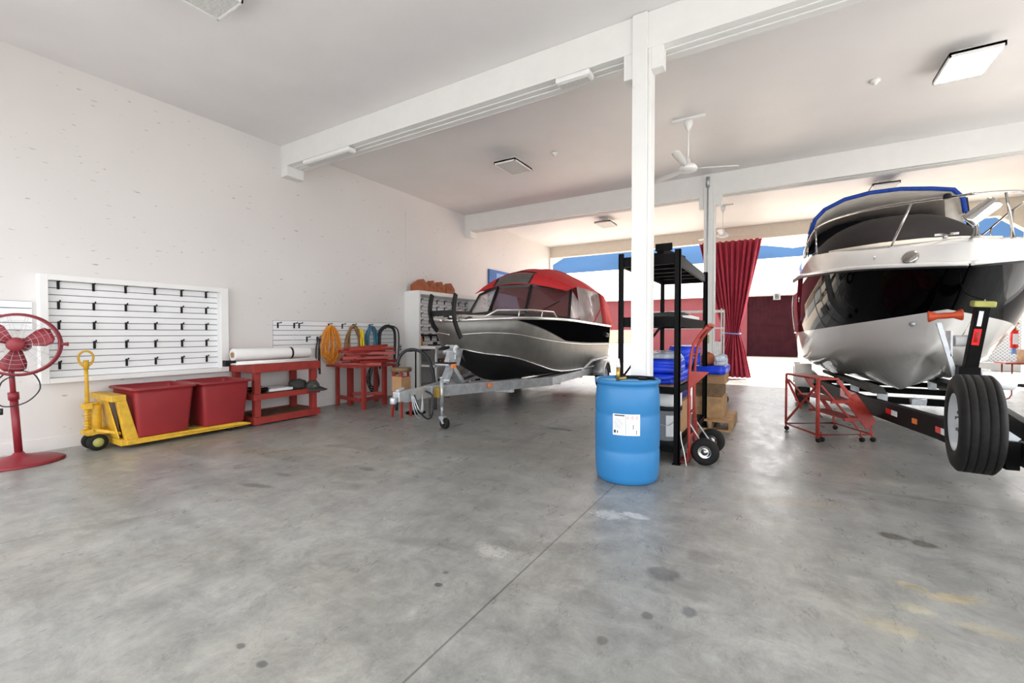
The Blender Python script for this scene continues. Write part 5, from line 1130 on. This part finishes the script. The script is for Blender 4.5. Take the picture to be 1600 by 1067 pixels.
# wheels and fenders of trailer 2
for sg_ in (1, -1):
    for y in (9.55,):
        c = Vector((1.55-1.14*sg_, y+.35, .33))
        MB().lathe([(.18, -.10), (.30, -.11), (.33, -.08), (.33, .08), (.30, .11), (.18, .10)], c, (-sg_, 0, 0)).build('tyre', 'rubber', tr2)
        MB().lathe([(0, .04), (.08, .04), (.17, .02), (.185, .09), (.17, .09), (.16, -.06), (0, -.06)], c, (-sg_, 0, 0)).build('wheel_rim', 'rim', tr2)
        pts = [c+Vector((0, .44*math.cos(a), .40*min(1, 1.25*math.sin(a)))) for a in [i*PI/10 for i in range(11)]]
        MB().grid([[p-Vector((.13, 0, 0)) for p in pts], [p+Vector((.13, 0, 0)) for p in pts]]).grid([[p-Vector((.13*sg_, 0, 0)) for p in pts], [p.lerp(c, .12)-Vector((.13*sg_, 0, 0)) for p in pts]]).build('fender', 'gel', tr2, solid=.01)
MB().cyl((.45, 9.9, .33), (2.65, 9.9, .33), .035).build('axle', 'black', tr2)
MB().box(.34, .46, 9.40, 9.43, .05, .34).build('mud_flap', 'plasticblack', tr2)

# ---- rolling steps
st = thing('rolling_steps', 'red steel rolling step ladder in front of the black trailer', 'step ladder', (.5, 6.8, 0), world=True)
PA, PB, PE = Vector((.11, 6.95, 0)), Vector((.42, 6.35, 0)), Vector((.98, 6.72, 0)); PF = PA+(PE-PB)
dn = (PE-PB); ww = (PA-PB)
z_ = lambda p, h_: p+U_*h_
zt_ = .74; zbm = .09
PT = PB+dn*.38; PTa = PA+dn*.38
m = MB().tube([z_(PA, zbm), z_(PB, zbm), z_(PE, zbm), z_(PF, zbm)], .012, 8, closed=True); m.build('base_frame', 'redmetal', st)
MB().cyl(z_(PA, zbm), z_(PA, zt_+.02), .014).build('upright', 'redmetal', st); MB().cyl(z_(PB, .05), z_(PB, zt_+.03), .020).build('upright', 'redmetal', st)
m = MB().prism([z_(PA, zt_), z_(PB, zt_), z_(PT, zt_), z_(PTa, zt_)], U_*.025); m.build('platform', 'redmetal', st, bevel=.003)
MB().bar(z_(PA, .12), z_(PB, zt_-.05), .02).bar(z_(PA, zt_-.04), z_(PB+ww*.5, .35), .02).build('cross_brace', 'redmetal', st)
for o_ in (PB, PA):
    a = z_(o_+dn*.36, zt_); c = z_(o_+dn*.98, .20)
    MB().bar(a, a.lerp(c, .45), .012, .04).bar(a.lerp(c, .38), c, .012, .16 if o_ is PB else .05).bar(c, z_(o_+dn*.98, zbm), .022).build('stringer', 'redmetal', st)
    MB().bar(z_(o_+dn*.05, zt_-.06), z_(o_+dn*.75, .16), .018).build('rear_brace', 'redmetal', st)
for k_, h_ in ((.46, .48), (.70, .27)):
    a = PB+dn*(k_-.22); c = PA+dn*(k_-.22); m = MB().bar(z_(a, h_), z_(a+dn*.36, h_), .02, .035).bar(z_(c, h_), z_(c+dn*.36, h_), .02, .035)
    for q in range(7): m.bar(z_(a+dn*(.02+q*.052), h_+.01), z_(c+dn*(.02+q*.052), h_+.01), .022, .012)
    m.build('tread', 'redmetal', st)
for p in (PA, PB, PE, PF, PB+dn*.8, PB+dn*.1+ww*.05):
    MB().lathe([(0, -.012), (.028, -.012), (.03, 0), (.028, .012), (0, .012)], (p.x+.01, p.y, .03), (.6, .8, 0), 20).build('caster', 'rubber', st)
    MB().cyl((p.x, p.y, .045), (p.x, p.y, .12), .010).build('caster_stem', 'redmetal', st)

# ================================================================== OUTSIDE RIGHT
t = thing('chain_link_fence', 'grey chain link fence seen outside beyond the big boat', 'fence', (9, 22, 0), world=True)
MB().grid([[(5.2, 22, .12), (14, 22, .12)], [(5.2, 22, 2.6), (14, 22, 2.6)]], smooth=False).build('mesh', 'link', t)
for x in (5.2, 8.1, 11, 14): MB().cyl((x, 22, 0), (x, 22, 2.7), .04).build('fence_post', 'galv', t)
MB().cyl((5.2, 22, 2.6), (14, 22, 2.6), .025).cyl((5.2, 22, 1.75), (14, 22, 1.75), .02).build('rail', 'galv', t)
tag(MB().box(3.2, 14, 21.4, 21.9, 0, .28).build('kerb', 'asphalt'), 'low grey kerb at the foot of the chain link fence', 'kerb')
tag(MB().box(3.6, 16, 24.5, 25.0, 0, 2.6).build('yard_wall', 'asphalt'), 'dark grey wall behind the chain link fence', 'wall')
t = thing('side_table', 'red metal table outside at the right edge of the picture', 'table', (4.1, 12.4, 0), world=True)
MB().box(3.75, 4.60, 12.10, 12.65, .70, .73).build('tabletop', 'redmetal', t)
for x in (3.85, 4.5):
    for y in (12.15, 12.6): MB().tube([(x-.12, y, 0), (x-.03, y, .05), (x, y, .12), (x, y, .70)], .012, 8).build('leg', 'redmetal', t)
tag(MB().box(4.02, 4.35, 12.2, 12.5, .73, .98).build('wooden_crate', 'wood', bevel=.004), 'small orange brown crate on the red table at the right edge', 'crate')
t = thing('canister', 'red capped canister hanging beside the right edge of the picture', 'canister', (4.2, 13.4, 1.2), world=True)
CX, CY = 4.25, 13.35
MB().cyl((CX, CY, .98), (CX, CY, 1.36), .062).build('body', 'redlens', t)
MB().lathe([(0, .86), (.05, .86), (.045, .93), (.03, .98)], (CX, CY, 0)).build('base_cap', 'banpale', t)
MB().cyl((CX, CY, 1.36), (CX, CY, 1.50), .03).cyl((CX-.06, CY, 1.50), (CX+.06, CY, 1.50), .025).build('valve', 'brass', t)
MB().cyl((CX, CY, 1.50), (CX, CY, 2.2), .006).build('hanger', 'galv', t)
MB().box(CX-.04, CX+.04, CY-.066, CY-.06, 1.06, 1.28).build('label', 'label', t)
tg = MB().cyl((CX, CY, 2.18), (EX-.0, CY, 2.18), .012).build('wall_arm', 'galv', t)

for o in bpy.data.objects:
    if '_world' in o: del o['_world']
